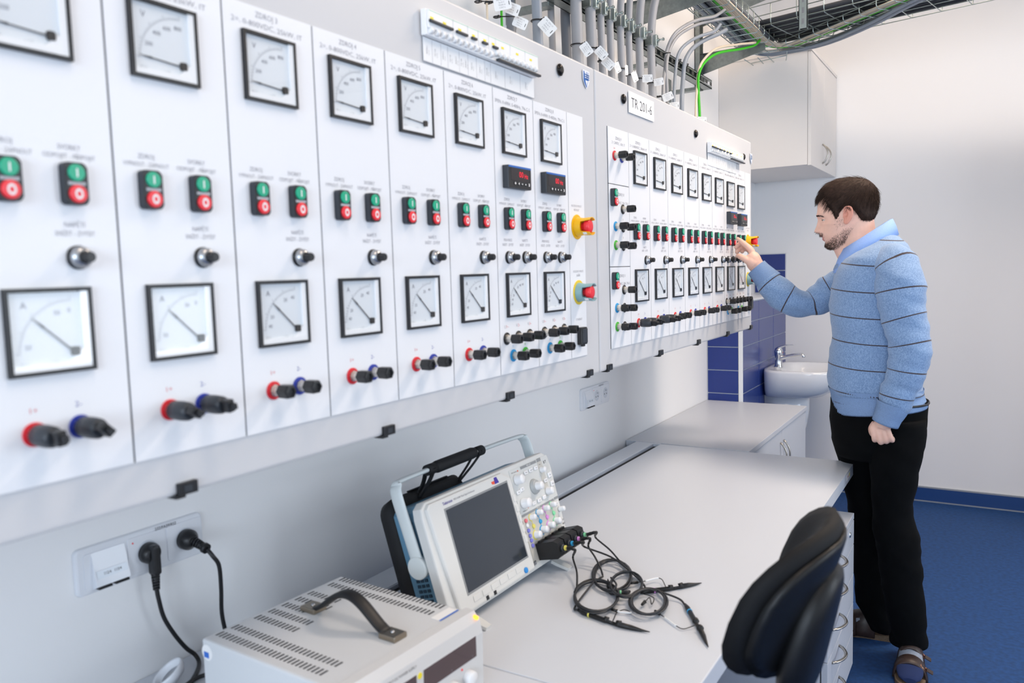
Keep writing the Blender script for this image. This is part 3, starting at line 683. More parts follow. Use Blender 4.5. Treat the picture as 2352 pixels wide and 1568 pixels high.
# wash basin on the tiled side
M_cer = mat('white_ceramic', 'e8ebf0', 0.12, coat=0.6)
sk = thing('wash_basin', 'white ceramic wash basin hung on the blue tiles behind the man', 'wash basin', (TX, 4.95, 0.0))
def basin_rows():
    def outline(k, w, dep, x0=0.0):
        pts = []
        n = 40
        for i in range(n):
            a = 2 * PI * i / n; c, s_ = math.cos(a), math.sin(a)
            e = 0.42 if c < 0 else 0.75
            px_ = x0 + dep / 2 + dep / 2 * math.copysign(abs(c) ** e, c); py_ = w / 2 * math.copysign(abs(s_) ** (0.5 if c < 0 else 0.75), s_); pts.append((px_, py_))
        return pts
    R = []
    for (z, w, dep, x0) in ((0.698, 0.34, 0.27, 0.0), (0.705, 0.40, 0.33, 0.0), (0.745, 0.475, 0.405, 0.0), (0.80, 0.515, 0.435, 0.0), (0.852, 0.53, 0.445, 0.0), (0.865, 0.522, 0.440, 0.004), (0.866, 0.47, 0.40, 0.02)):
        R.append([(a, c, z) for a, c in outline(0, w, dep, x0)])
    for (z, w, dep, x0) in ((0.862, 0.44, 0.315, 0.095), (0.82, 0.40, 0.28, 0.11), (0.76, 0.30, 0.20, 0.15), (0.735, 0.12, 0.08, 0.22)):
        R.append([(a, c, z) for a, c in outline(0, w, dep, x0)])
    return R
b = MB(); b.grid(basin_rows(), True, True); b._f(b.R[-1]); b._f(list(reversed(b.R[0]))); b.build('bowl', M_cer, sk)
b = MB(); rows = []
for (z, w, dep) in ((0.70, 0.24, 0.235), (0.60, 0.235, 0.235), (0.50, 0.22, 0.22), (0.43, 0.19, 0.18), (0.395, 0.13, 0.11), (0.385, 0.05, 0.04)):
    rows.append([(0.001 + dep * (max(0, math.sin(PI * i / 15)) ** 0.55), -w / 2 * math.cos(PI * i / 15), z) for i in range(16)])
b.grid(rows, True, True); b._f(b.R[-1]); b._f(list(reversed(b.R[0]))); b.build('siphon_cover', M_cer, sk)
fa = thing('mixer_tap', 'chrome single lever mixer tap standing on the wash basin', 'tap', (TX + 0.068, 4.90, 0.864))
b = MB(); b.lathe([(0, 0.026), (0.004, 0.026), (0.01, 0.023), (0.06, 0.020), (0.075, 0.024), (0.10, 0.025), (0.115, 0.020), (0.122, 0.010), (0.123, 0.0)], axis='Z', n=24); b.build('tap_body', M_chrome, fa)
b = MB(); pts = spline([(0.01, 0, 0.055), (0.05, -0.004, 0.066), (0.10, -0.008, 0.078), (0.135, -0.012, 0.083), (0.147, -0.013, 0.076), (0.148, -0.013, 0.066)], 5)
b.ring_tube(pts, [0.016 - 0.005 * min(1, i / 14) for i in range(len(pts))], 14, flat=0.8); b.build('spout', M_chrome, fa)
b = MB(); pts = spline([(-0.005, 0, 0.115), (0.03, -0.004, 0.130), (0.07, -0.008, 0.138), (0.095, -0.01, 0.138)], 5)
b.ring_tube(pts, [0.014 - 0.009 * min(1, i / 10) for i in range(len(pts))], 12, flat=0.6); b.build('lever', M_chrome, fa)
MB().lathe([(0.0255, 0.004), (0.0262, 0.003)], Matrix.Translation((0, 0.0, 0.09)), 12).build('red_dot', M_redb, fa)

# ================================================================== SOCKETS
M_sock = mat('socket_white_plastic', 'e3e6ec', 0.3, coat=0.3)
def socket_unit(y0, label, plugged):
    o = thing('wall_socket', label, 'socket', (0, y0, 0.9355))
    Wd, H = 0.262, 0.0865
    def bow(n, inset, bulge):     # gently bowed frame outline
        pts = rrect(Wd - 2 * inset, H - 2 * inset, 0.010, 4, Wd / 2, H / 2); return pts
    MB().prism(bow(0, 0, 0), 0.0, 0.009, PX, bev=0.004).build('frame', M_sock, o)
    # left: sloped data outlet
    d = MB(); d.prism(rrect(0.078, 0.068, 0.006, 4, 0.053, H / 2 - 0.002), 0.0085, 0.0105, PX); dd = d.build('data_outlet', M_sock, o)
    b = MB(); y_a, y_b = 0.028, 0.092
    vs = [b.bm.verts.new(Vector(p)) for p in ((0.0105, y_a, 0.008), (0.0105, y_b, 0.008), (0.0105, y_b, 0.074), (0.0105, y_a, 0.074), (0.024, y_a, 0.014), (0.024, y_b, 0.014), (0.0108, y_b, 0.073), (0.0108, y_a, 0.073))]
    for q in ((0, 1, 5, 4), (4, 5, 6, 7), (1, 2, 6, 5), (0, 4, 7, 3), (3, 7, 6, 2)): b._f([vs[i] for i in q])
    b.build('sloped_cover', M_sock, dd)
    b = MB().box((0.013, 0.031, 0.0085), (0.0245, 0.056, 0.0125)); b.box((0.013, 0.063, 0.0085), (0.0245, 0.089, 0.0125)); b.build('port_shutters', M_blk, dd)
    sl = Vector((0.0132 / 0.0592, 0, -1)).normalized() * -1
    lp = MB(); c0 = Vector((0.0203, 0.060, 0.034)); N_ = Vector((0.976, 0, 0.218))
    lp.poly([c0 + N_ * 0.0004 + Vector((0, s1 * 0.029, 0)) + sl * s2 * 0.007 for s1, s2 in ((-1, -1), (1, -1), (1, 1), (-1, 1))]); lp.build('label_window', mat('label_window', 'dfe6ee', 0.2), dd)
    MB().text('112/4   113/4', c0 + N_ * 0.0008, 0.0075, Y=sl, thin=0.0, sx=0.85).build('port_lettering', M_printd, dd)
    for i, yc in enumerate((0.137, 0.219)):
        s_ = MB().prism(rrect(0.079, 0.070, 0.006, 4, yc, H / 2), 0.0085, 0.0108, PX, bev=0.001).build('power_outlet', M_sock, o)
        MB().lathe([(0.0109, 0.0215), (0.0112, 0.021)], Matrix.Translation((0, yc, H / 2)), 28).build('outlet_disc', mat('outlet_recess', 'cfd4dc', 0.35), s_)
        b = MB()
        for dy in (-0.0095, 0.0095): b.lathe([(0.0112, 0.0026), (0.0115, 0.0026)], Matrix.Translation((0, yc + dy, H / 2 - 0.004)), 10)
        b.build('pin_holes', M_blk, s_)
        MB().cyl((0.0112, yc, H / 2 + 0.011), (0.02, yc, H / 2 + 0.011), 0.0022, n=8).build('earth_pin', M_chrome, s_)
    MB().lathe([(0.0108, 0.0016), (0.0115, 0.0016)], Matrix.Translation((0, 0.108, 0.068)), 10).build('indicator', M_redb, o)
    MB().text('232/FA39/RS2', (0.0112, 0.178, 0.0805), 0.0085, thin=0.0, sx=0.95).build('circuit_lettering', M_printd, o)
    return o
socket_unit(0.744, 'white triple wall socket low on the wall with two black plugs in it', True)
socket_unit(2.742, 'white triple wall socket with nothing plugged in, under the gap between both cabinets', False)
# plugs and cords
pl = thing('angled_power_plug', 'black angled power plug hanging down from the middle outlet', 'power plug', (0.0113, 0.881, 0.977))
MB().lathe([(0, 0.0200), (0.010, 0.0200), (0.016, 0.0175), (0.022, 0.012)], n=28).build('plug_disc', M_blk, pl)
b = MB(); b.box((0.008, -0.0085, -0.040), (0.030, 0.0085, 0.018), bev=0.005); b.build('plug_body', M_blk, pl)
b = MB(); z = -0.038
while z > -0.066:
    b.cyl((0.019, 0, z), (0.019, 0, z - 0.0035), 0.0082 + (z + 0.038) * 0.06, n=14); z -= 0.0055
b.cyl((0.019, 0, -0.036), (0.019, 0, -0.068), 0.0058, n=14); b.build('strain_relief', M_blk, pl)
MB().ring_tube(spline([(0.019, 0.0, -0.066), (0.019, 0.003, -0.09), (0.018, 0.012, -0.13), (0.020, 0.030, -0.17), (0.024, 0.05, -0.205), (0.030, 0.066, -0.226), (0.048, 0.060, -0.2375), (0.085, 0.02, -0.2375), (0.13, -0.05, -0.2375)], 6), 0.0042, 10).build('cord', M_blk, pl)
pl = thing('round_power_plug', 'black round power plug in the right-hand outlet', 'power plug', (0.0113, 0.963, 0.978))
MB().lathe([(0, 0.0200), (0.008, 0.0205), (0.014, 0.0200), (0.022, 0.013), (0.027, 0.0095)], n=28).build('plug_disc', M_blk, pl)
b = MB(); d0 = Vector((0.9, 0.10, -0.30)).normalized()
for k in range(5): b.cyl(Vector((0.024, 0.001, -0.001)) + d0 * (k * 0.006), Vector((0.024, 0.001, -0.001)) + d0 * (k * 0.006 + 0.0038), 0.0098 - k * 0.0004, n=14)
b.cyl(Vector((0.022, 0, 0)), Vector((0.022, 0, 0)) + d0 * 0.036, 0.0068, n=14); b.cyl(Vector((0.022, 0, 0)) + d0 * 0.032, Vector((0.022, 0, 0)) + d0 * 0.040, 0.0105, 0.010, n=16); b.build('strain_relief', M_blk, pl)
e0 = Vector((0.022, 0, 0)) + d0 * 0.039
MB().ring_tube(spline([e0, e0 + Vector((0.012, 0.004, -0.014)), (0.072, 0.02, -0.050), (0.066, 0.026, -0.10), (0.058, 0.030, -0.15), (0.060, 0.034, -0.19), (0.066, 0.04, -0.225), (0.075, 0.06, -0.2385), (0.10, 0.12, -0.2385)], 6), 0.0042, 10).build('cord', M_blk, pl)
# loop of cord lying beside the supply
c = MB().ring_tube(spline([(0.118, 0.845, 0.7395), (0.105, 0.90, 0.741), (0.13, 0.93, 0.744), (0.17, 0.935, 0.7400), (0.19, 0.915, 0.7395)], 6), 0.0042, 10).build('extension_lead', M_blk)
tag(c, 'short loop of black lead on the desk at the rear corner of the power supply', 'lead')
# white-rimmed round piece on the desk edge of the picture
wr = thing('reflector_ring', 'white rimmed round metal piece lying by the black cord', 'reflector', (0.075, 0.868, ZD))
Mr = Matrix.Translation((0, 0, 0.02)) @ Euler((0.5, -0.35, 0)).to_matrix().to_4x4()
MB().lathe([(-0.008, 0.024), (0.0, 0.030), (0.009, 0.032), (0.012, 0.030), (0.008, 0.0265), (0.0, 0.024)], Mr, 32, axis='Z').build('rim', M_sock, wr)
MB().lathe([(-0.002, 0.024), (0.001, 0.018), (0.000, 0.012), (0.004, 0.004)], Mr, 28, axis='Z').build('metal_cup', M_satin, wr)

# ================================================================== POWER SUPPLY
M_psu = mat('supply_grey_enamel', 'd6d9dc', 0.5, bump=(1200, 0.15, 0.0002)); M_psub = mat('supply_bezel_grey', 'd2d3d4', 0.4)
M_slot = mat('vent_slot_dark', '3a3d42', 0.7); M_dwin = mat('maroon_window', '3a1f27', 0.2, coat=0.5)
ps = thing('power_supply', 'grey bench power supply with black strap handle and vent slots', 'power supply', (0.232, 0.826, ZD), rz=math.radians(-3.0))
D_, Wp, Hp, z0 = 0.334, 0.322, 0.145, 0.008
case = MB().box((0, 0, z0), (D_, Wp, Hp), bev=0.004).build('case', M_psu, ps)
b = MB(); r = 0.014; pr = [(D_, z0), (D_ + 0.022, z0), (D_ + 0.024, Hp - 0.034), (D_ + 0.018, Hp - 0.012), (D_ + 0.006, Hp + 0.003), (D_ - 0.012, Hp + 0.004), (D_ - 0.014, Hp)]
A = [b.bm.verts.new((x, -0.002, z)) for x, z in pr]; B = [b.bm.verts.new((x, Wp + 0.002, z)) for x, z in pr]
b._f(A); b._f(list(reversed(B)))
for i in range(len(pr)): b._f([A[i], B[i], B[(i + 1) % len(pr)], A[(i + 1) % len(pr)]])
bz = b.build('front_bezel', M_psub, ps)
def slots(y, xa, xb, pitch=0.0093, L=0.017):
    b = MB(); x = xa; 
    while x < xb:
        q = 0.0021; sh = 0.0
        b.poly([(x, y - L / 2, Hp + 0.0003), (x + 2 * q, y - L / 2, Hp + 0.0003), (x + 2 * q, y + L / 2, Hp + 0.0003), (x, y + L / 2, Hp + 0.0003)]); x += pitch
    b.build('vent_slots', M_slot, case)
for (y, xa, xb) in ((0.028, 0.010, 0.278), (0.059, 0.010, 0.278), (0.106, 0.012, 0.118), (0.137, 0.012, 0.118), (0.168, 0.012, 0.075), (0.199, 0.012, 0.098), (0.230, 0.012, 0.095), (0.280, 0.014, 0.278), (0.310, 0.014, 0.278)): slots(y, xa, xb)
Mh = mat('strap_black_vinyl', '101114', 0.5)
hd = []
for k in range(21):
    t = k / 20; s_ = math.sin(PI * t)
    hd.append(Vector((0.088 + 0.183 * t, 0.178 - 0.006 * t, Hp + 0.007 + 0.046 * s_ ** 1.5)))
b = MB()
rows = []
for i, p in enumerate(hd):
    tdir = (hd[min(i + 1, 20)] - hd[max(i - 1, 0)]).normalized(); nrm = Vector((0, 1, 0)).cross(tdir).normalized() * -1; w = 0.0125; th_ = 0.0035 + 0.002 * math.sin(PI * i / 20)
    rows.append([p + Vector((0, w * cy, 0)) + nrm * (th_ * cz) for cy, cz in ((-1, -0.3), (-0.8, -1), (0.8, -1), (1, -0.3), (1, 0.4), (0.6, 1), (-0.6, 1), (-1, 0.4))])
b.grid(rows, True, True); b._f(b.R[-1]); b._f(list(reversed(b.R[0])))
hh = b.build('strap_handle', Mh, ps)
M_mount = mat('handle_mount_nickel', '9a9082', 0.3, metal=1.0)
for (x, y) in ((0.080, 0.178), (0.283, 0.172)):
    mo = MB().box((x - 0.019, y - 0.0155, Hp), (x + 0.019, y + 0.0155, Hp + 0.010), bev=0.002).build('mount', M_mount, hh)
    MB().lathe([(Hp + 0.010, 0.0045), (Hp + 0.012, 0.003), (Hp + 0.0125, 0)], Matrix.Translation((x, y, 0)), 12, axis='Z').build('screw', M_chrome, mo)
b = MB().box((0.290, 0.262, Hp + 0.0003), (0.313, 0.314, Hp + 0.0008)); lb = b.build('top_label', M_white, case)
MB().box((0.3095, 0.262, Hp + 0.0008), (0.3135, 0.314, Hp + 0.001)).build('blue_edge', mat('sticker_blue', '2f6fd0', 0.4), lb)
s_ = MB().lathe([(-0.0006, 0.014), (0, 0.0138)], Matrix.Translation((0.014, 0, Hp - 0.022)), 24, axis='Y').build('round_sticker', M_white, case)
MB().box((0.006, -0.0012, Hp - 0.031), (0.019, -0.0007, Hp - 0.021)).build('sticker_print', mat('sticker_blue', '2f6fd0', 0.4), s_)
FX = D_ + 0.0235
for (ya, yb) in ((0.162, 0.304), (0.010, 0.145)):
    w = MB().box((FX - 0.001, ya, 0.075), (FX + 0.0008, yb, 0.112), bev=0.0006).build('display_window', M_dwin, bz)
    MB().text('V', (FX + 0.001, yb - 0.012, 0.080), 0.006).text('A', (FX + 0.001, (ya + yb) / 2, 0.080), 0.006).build('unit_lettering', M_print, w)
MB().lathe([(FX, 0.0055), (FX + 0.0012, 0.005)], Matrix.Translation((0, 0.153, 0.107)), 16).build('yellow_dot', M_yelmark, bz)
M_knob = mat('knob_white', 'e9ebee', 0.35)
for (y, z) in ((0.278, 0.048), (0.232, 0.048), (0.130, 0.048), (0.084, 0.048)):
    MB().lathe([(FX - 0.002, 0.0135), (FX + 0.012, 0.0125), (FX + 0.0135, 0.011), (FX + 0.0135, 0)], Matrix.Translation((0, y, z)), 24).build('knob', M_knob, bz)
for (y, z) in ((0.262, 0.068), (0.115, 0.068)):
    MB().lathe([(FX - 0.001, 0.002), (FX + 0.001, 0.002)], Matrix.Translation((0, y, z)), 8).build('indicator', M_redb, bz)
MB().lathe([(FX - 0.012, 0.0045), (FX - 0.004, 0.003)], Matrix.Translation((0, 0.317, Hp - 0.006)), 10).build('power_light', mat('amber_light', 'ff9a2a', 0.4, emit=('ff9a2a', 2.5)), bz)
MB().text('TRIPLE OUTPUT DC POWER SUPPLY', (D_ + 0.0225, 0.10, Hp - 0.020), 0.0065, thin=0.0, sx=0.9).build('title_lettering', M_printd, bz)
for (x, y) in ((0.03, 0.03), (0.03, 0.29), (0.31, 0.03), (0.31, 0.29)):
    MB().lathe([(0, 0.011), (z0, 0.012)], Matrix.Translation((x, y, 0)), 14, axis='Z').build('rubber_foot', M_blk, ps)
# ================================================================== OSCILLOSCOPE
M_sc = mat('scope_case_warm_white', 'd9dad8', 0.42); M_scb = mat('scope_blue_housing', '5f8ba6', 0.5); M_scp = mat('scope_panel_grey', 'c4c3bd', 0.45)
M_scd = mat('scope_bar_grey', '8f9294', 0.5); M_scr = mat('scope_screen', '2e343c', 0.16, coat=0.3); M_knob = mat('knob_white', 'e9ebee', 0.35)
M_bag = mat('black_nylon', '0c0d11', 0.7, bump=(700, 0.4, 0.0008)); M_hand = mat('scope_handle_grey', 'dde4e4', 0.4)
M_cy = mat('channel_yellow', 'e2d76a', 0.5); M_cc = mat('channel_blue', '2c9fd6', 0.5); M_cm = mat('channel_magenta', 'd98fd9', 0.5); M_cg = mat('channel_green', '86dca8', 0.5)
M_vio = mat('button_violet', '7f80d8', 0.4); M_pink = mat('button_pink', 'e0707a', 0.4); M_org = mat('orange_mark', 'd85a1e', 0.5)
TH = math.radians(16.8)
sc = thing('oscilloscope', 'white and blue bench oscilloscope with a large dark screen', 'oscilloscope', (0.425, 1.32, 0.77)); sc.rotation_euler = (0, -TH, 0)
sc_M = Matrix.Translation((0.425, 1.32, 0.77)) @ Euler((0, -TH, 0)).to_matrix().to_4x4()
def SL(n, s_, t): return sc_M @ Vector((n, s_, t))
pan = [(-0.026, -0.014), (0.40, -0.014), (0.490, 0.000), (0.500, 0.010), (0.512, 0.200), (0.512, 0.231), (0.486, 0.247), (-0.020, 0.247), (-0.038, 0.236), (-0.042, 0.215), (-0.038, 0.0)]
fr = MB().prism([(a, c) for a, c in pan], -0.024, 0.0, PX, bev=0.004).build('front_case', M_sc, sc)
b = MB(); b.prism([(0.0, -0.008), (0.302, -0.008), (0.305, 0.222), (0.270, 0.241), (-0.018, 0.241), (-0.030, 0.232), (-0.012, 0.0)], 0.0, 0.008, PX, bev=0.005); b.build('screen_bezel', M_sc, sc)
b = MB().box((0.006, 0.024, 0.026), (0.0085, 0.284, 0.2185)); b.build('screen_gasket', M_scd, sc)
MB().box((0.0086, 0.029, 0.031), (0.0092, 0.2795, 0.2140)).build('screen', M_scr, sc)
MB().box((0.0, 0.312, 0.118), (0.0012, 0.505, 0.236)).build('upper_panel', mat('scope_panel_pale', 'd0d3d2', 0.45), sc)
lowp = MB().box((0.0, 0.312, 0.000), (0.0014, 0.482, 0.117)).build('lower_panel', M_scp, sc)
b = MB(); b.box((0.0012, 0.366, 0.2275), (0.0018, 0.446, 0.2345)); b.box((0.0014, 0.314, 0.1175), (0.002, 0.478, 0.1225)); b.box((0.0014, 0.482, 0.1175), (0.002, 0.504, 0.1235)); b.box((0.0012, 0.450, 0.2275), (0.0018, 0.470, 0.236))
b.build('heading_bars', M_scd, sc)
MB().text('MEASURE', (0.0021, 0.406, 0.231), 0.005, thin=0.0).text('VERTICAL', (0.0023, 0.396, 0.120), 0.004, thin=0.0).build('heading_lettering', M_white, sc)
MB().box((0.0012, 0.449, 0.135), (0.0016, 0.472, 0.2275)).build('trigger_strip', M_scp, sc)
def knob(s_, t, r, h, m=M_knob, name='knob', par=None):
    return MB().lathe([(0.0, r), (0.002, r), (0.003, r * 0.94), (h - 0.002, r * 0.88), (h, r * 0.8), (h, 0)], n=24).build(name, m, par or sc, (0.0015, s_, t))
knob(0.335, 0.208, 0.0135, 0.020); knob(0.336, 0.147, 0.0135, 0.020)
jg = knob(0.405, 0.173, 0.0200, 0.009, mat('jog_ring_grey', 'a9adae', 0.4), 'jog_ring'); knob(0.008 * 0, 0.0, 0.0115, 0.024, par=jg)
knob(0.459, 0.205, 0.0085, 0.014); knob(0.461, 0.147, 0.0110, 0.017); knob(0.494, 0.089, 0.0075, 0.016)
CH = ((0.351, 0.107, 0.062, M_cy), (0.387, 0.109, 0.064, M_cc), (0.423, 0.110, 0.065, M_cm), (0.459, 0.110, 0.066, M_cg))
for k, (s_, t1, t2, m) in enumerate(CH):
    b = MB(); b.lathe([(0, 0.0093), (0.0008, 0.0093)], Matrix.Translation((0, s_ - 0.001, t1)), 20); b.lathe([(0, 0.0118), (0.0008, 0.0118)], Matrix.Translation((0, s_ - 0.002, t2)), 20)
    b.box((0.0002, s_ - 0.0015, t2), (0.0007, s_ + 0.0005, t1)); b.build('channel_mark', m, lowp, (0.0014, 0, 0))
    MB().lathe([(0, 0.0058), (0.003, 0.0055), (0.004, 0.0045)], n=16).build('channel_button', m, sc, (0.0015, s_, (t1 + t2) / 2))
    knob(s_, t1, 0.0078, 0.015); knob(s_, t2, 0.0100, 0.016)
for k, (t, m) in enumerate(((0.106, M_pink), (0.094, M_knob), (0.081, M_vio), (0.068, M_vio), (0.056, M_vio), (0.043, M_vio))):
    MB().lathe([(0, 0.0052), (0.003, 0.005), (0.004, 0.004)], n=14).build('menu_button', m, sc, (0.0015, 0.324, t))
def key(s_, t, w=0.017, h=0.010, tx=None):
    o = MB().box((0, -w / 2, -h / 2), (0.004, w / 2, h / 2), bev=0.0018).build('key', M_knob, sc, (0.001, s_, t))
    if tx: MB().text(tx, (0.0042, 0, 0), 0.0042, thin=0.0).build('key_lettering', M_printd, o)
for s_, t, tx in ((0.382, 0.2155, 'Meas'), (0.408, 0.216, 'Search'), (0.434, 0.216, 'Test'), (0.381, 0.136, '<'), (0.408, 0.136, 'Set'), (0.435, 0.137, '>'), (0.464, 0.175, 'Menu'), (0.326, 0.178, 'Fine'), (0.345, 0.181, 'On'), (0.484, 0.107, 'Aux')): key(s_, t, tx=tx)
for s_, t, tx in ((0.491, 0.184, 'Run'), (0.492, 0.160, 'Single')): key(s_, t, 0.017, 0.014, tx)
for k in range(6): MB().box((0.008, 0.040 + k * 0.0355, 0.006), (0.0092, 0.070 + k * 0.0355, 0.020), bev=0.0008, seg=1).build('soft_key', M_sc, sc)
for k in range(5): MB().box((0.008, 0.289, 0.060 + k * 0.0255), (0.0092, 0.301, 0.078 + k * 0.0255), bev=0.0008, seg=1).build('soft_key', M_sc, sc)
for k in range(4): key(0.154 + k * 0.024, -0.003 + 0.001 * k, 0.013, 0.007)
for s_ in (0.089, 0.120): MB().box((0.008, s_ - 0.005, -0.006), (0.0088, s_ + 0.005, 0.003)).build('black_port', M_blk, sc)
MB().lathe([(0, 0.0072), (0.003, 0.0068), (0.004, 0.005)], n=18).build('blue_button', mat('scope_blue_button', '2a8fdc', 0.35), sc, (0.008, 0.258, 0.0025))
MB().box((0.002, 0.3, -0.002), (0.0035, 0.0 + 0.318, 0.008)).build('probe_comp', M_chrome, sc)
MB().text('Tektronix', (0.0086, 0.042, 0.2285), 0.0095, width=0.036, thin=0.01).build('maker_lettering', mat('maker_violet', '4a3f96', 0.5), sc)
MB().text('MSO 4104B  Mixed Signal Oscilloscope', (0.0086, 0.106, 0.2285), 0.0062, width=0.082, thin=0.0).build('model_lettering', M_print, sc)
st = MB().prism([(0.232, 0.222), (0.250, 0.222), (0.244, 0.237), (0.233, 0.237)], 0.0082, 0.0086, PX).build('violet_sticker', mat('sticker_violet', '43319a', 0.4), sc)
MB().prism([(0.220, 0.224), (0.231, 0.222), (0.2315, 0.230), (0.219, 0.230)], 0.0082, 0.0086, PX).build('red_tab', mat('sticker_red', 'e8583a', 0.4), st)
b = MB()
for (s_, t) in ((0.351, 0.2275), (0.352, 0.1325)): b.lathe([(0.0012, 0.0022), (0.0018, 0.002)], Matrix.Translation((0, s_, t)), 8)
b.build('orange_marks', M_org, sc)
b = MB(); b.text('Wave Inspector', (0.0016, 0.334, 0.228), 0.0042, thin=0.0); b.text('Multipurpose', (0.0016, 0.336, 0.129), 0.0042, thin=0.0); b.text('II T', (0.0016, 0.487, 0.220), 0.010, thin=0.02); b.text('ii', (0.0016, 0.487, 0.145), 0.008, thin=0.02)
b.text('MSO', (0.0018, 0.496, 0.050), 0.006, thin=0.01); b.text('LAN', (0.0018, 0.496, 0.060), 0.005, thin=0.01); b.text('Level', (0.0020, 0.459, 0.220), 0.004, thin=0.0)
b.build('panel_lettering', M_printd, sc)
# blue housing with louvred side
b = MB(); b.prism([(-0.010, -0.006), (0.478, -0.006), (0.484, 0.225), (0.46, 0.240), (0.0, 0.240), (-0.012, 0.228)], -0.105, -0.024, PX, bev=0.006); hs = b.build('blue_housing', M_scb, sc)
b = MB()
for i in range(3):
    for k in range(17):
        b.box((-0.066 - i * 0.012, -0.0128, 0.020 + k * 0.0115), (-0.058 - i * 0.012, -0.0105, 0.0265 + k * 0.0115))
b.build('side_louvres', mat('louvre_dark_blue', '1f3a4d', 0.7), hs)
# handle
hp = [(-0.056, -0.030, 0.121), (-0.058, -0.032, 0.20), (-0.060, -0.034, 0.272), (-0.061, -0.026, 0.294), (-0.062, 0.000, 0.302), (-0.062, 0.24, 0.304), (-0.062, 0.486, 0.302), (-0.061, 0.512, 0.294), (-0.060, 0.520, 0.272), (-0.058, 0.518, 0.20), (-0.056, 0.516, 0.121)]
pts = spline(hp, 5); b = MB(); rows = []
for i, p in enumerate(pts):
    T = (pts[min(i + 1, len(pts) - 1)] - pts[max(i - 1, 0)]).normalized(); X = Vector((1, 0, 0)); X = (X - T * X.dot(T)).normalized(); Yv = T.cross(X)
    arm = 1.0 if abs(T.z) > 0.7 else 0.55
    wX, wY = 0.0155 * arm + 0.001, 0.0055
    rows.append([p + X * math.cos(2 * PI * k / 12) * wX + Yv * math.sin(2 * PI * k / 12) * wY for k in range(12)])
b.grid(rows, True, True); b._f(b.R[-1]); b._f(list(reversed(b.R[0]))); hn = b.build('carry_handle', M_hand, sc)
for s_, dsg in ((-0.030, -1), (0.516, 1)):
    MB().lathe([(-0.012 * dsg, 0.024), (0.006 * dsg, 0.0255), (0.009 * dsg, 0.023)], Matrix.Translation((-0.056, s_, 0.115)), 28, axis='Y').build('pivot_disc', M_hand, hn)
MB().ring_tube([(-0.062, 0.115, 0.303), (-0.062, 0.125, 0.303), (-0.062, 0.27, 0.304), (-0.062, 0.28, 0.304)], [0.0125, 0.0145, 0.0145, 0.0125], 16).build('black_grip', M_bag, hn)
# black soft pouch strapped on the back
b = MB(); rows = []
for (n_, s0, s1, t0, t1) in ((-0.103, -0.005, 0.26, 0.022, 0.256), (-0.118, -0.016, 0.27, 0.028, 0.266), (-0.142, -0.014, 0.265, 0.034, 0.258), (-0.152, 0.01, 0.25, 0.05, 0.235)):
    w, h = s1 - s0, t1 - t0; rows.append([(n_, a, c) for a, c in rrect(w, h, 0.03, 5, (s0 + s1) / 2, (t0 + t1) / 2)])
b.grid(rows, True, True); b._f(b.R[-1]); b._f(list(reversed(b.R[0]))); bag = b.build('soft_pouch', M_bag, sc)
b = MB().box((-0.124, 0.07, 0.2655), (-0.114, 0.22, 0.2695), bev=0.002).build('zip', M_blk, bag)
for (sa, sb) in ((0.10, 0.085), (0.30, 0.245)):
    for dn in (0.0, -0.018):
        b = MB(); p = spline([(-0.062 + 0.013 * (1 if dn == 0 else -1), sa, 0.303), (-0.078 + dn, (sa + sb) / 2 + 0.01, 0.275), (-0.105 + dn * 0.5, sb, 0.245)], 5); b.ring_tube(p, 0.0075, 8, flat=0.4); b.build('strap', M_bag, bag)
    MB().ring_tube([(-0.062, sa - 0.014, 0.303), (-0.062, sa + 0.014, 0.303)], 0.0128, 14).build('strap_loop', M_bag, bag)
# flip feet
for s_ in (0.022, 0.398):
    b = MB(); p0 = sc_M.inverted() @ Vector((0.432, 1.32 + s_, 0.752)); p1 = sc_M.inverted() @ Vector((0.478, 1.32 + s_, 0.7385)); d = (p1 - p0)
    rows = []
    for t, w in ((0, 0.013), (0.3, 0.013), (0.9, 0.010), (1.0, 0.009)):
        c = p0 + d * t; rows.append([c + Vector((0.002, w, 0.0035)), c + Vector((0.002, -w, 0.0035)), c + Vector((-0.002, -w, -0.003)), c + Vector((-0.002, w, -0.003))])
    b.grid(rows, True, False); b._f(b.R[-1]); b._f(list(reversed(b.R[0]))); b.build('flip_foot', M_sc, sc)
# power cord behind
MB().ring_tube([sc_M.inverted() @ Vector(p) for p in spline([(0.318, 1.37, 0.775), (0.27, 1.36, 0.745), (0.20, 1.33, 0.7395), (0.1, 1.30, 0.7395)], 6)], 0.004, 10).build('cord', M_blk, sc)

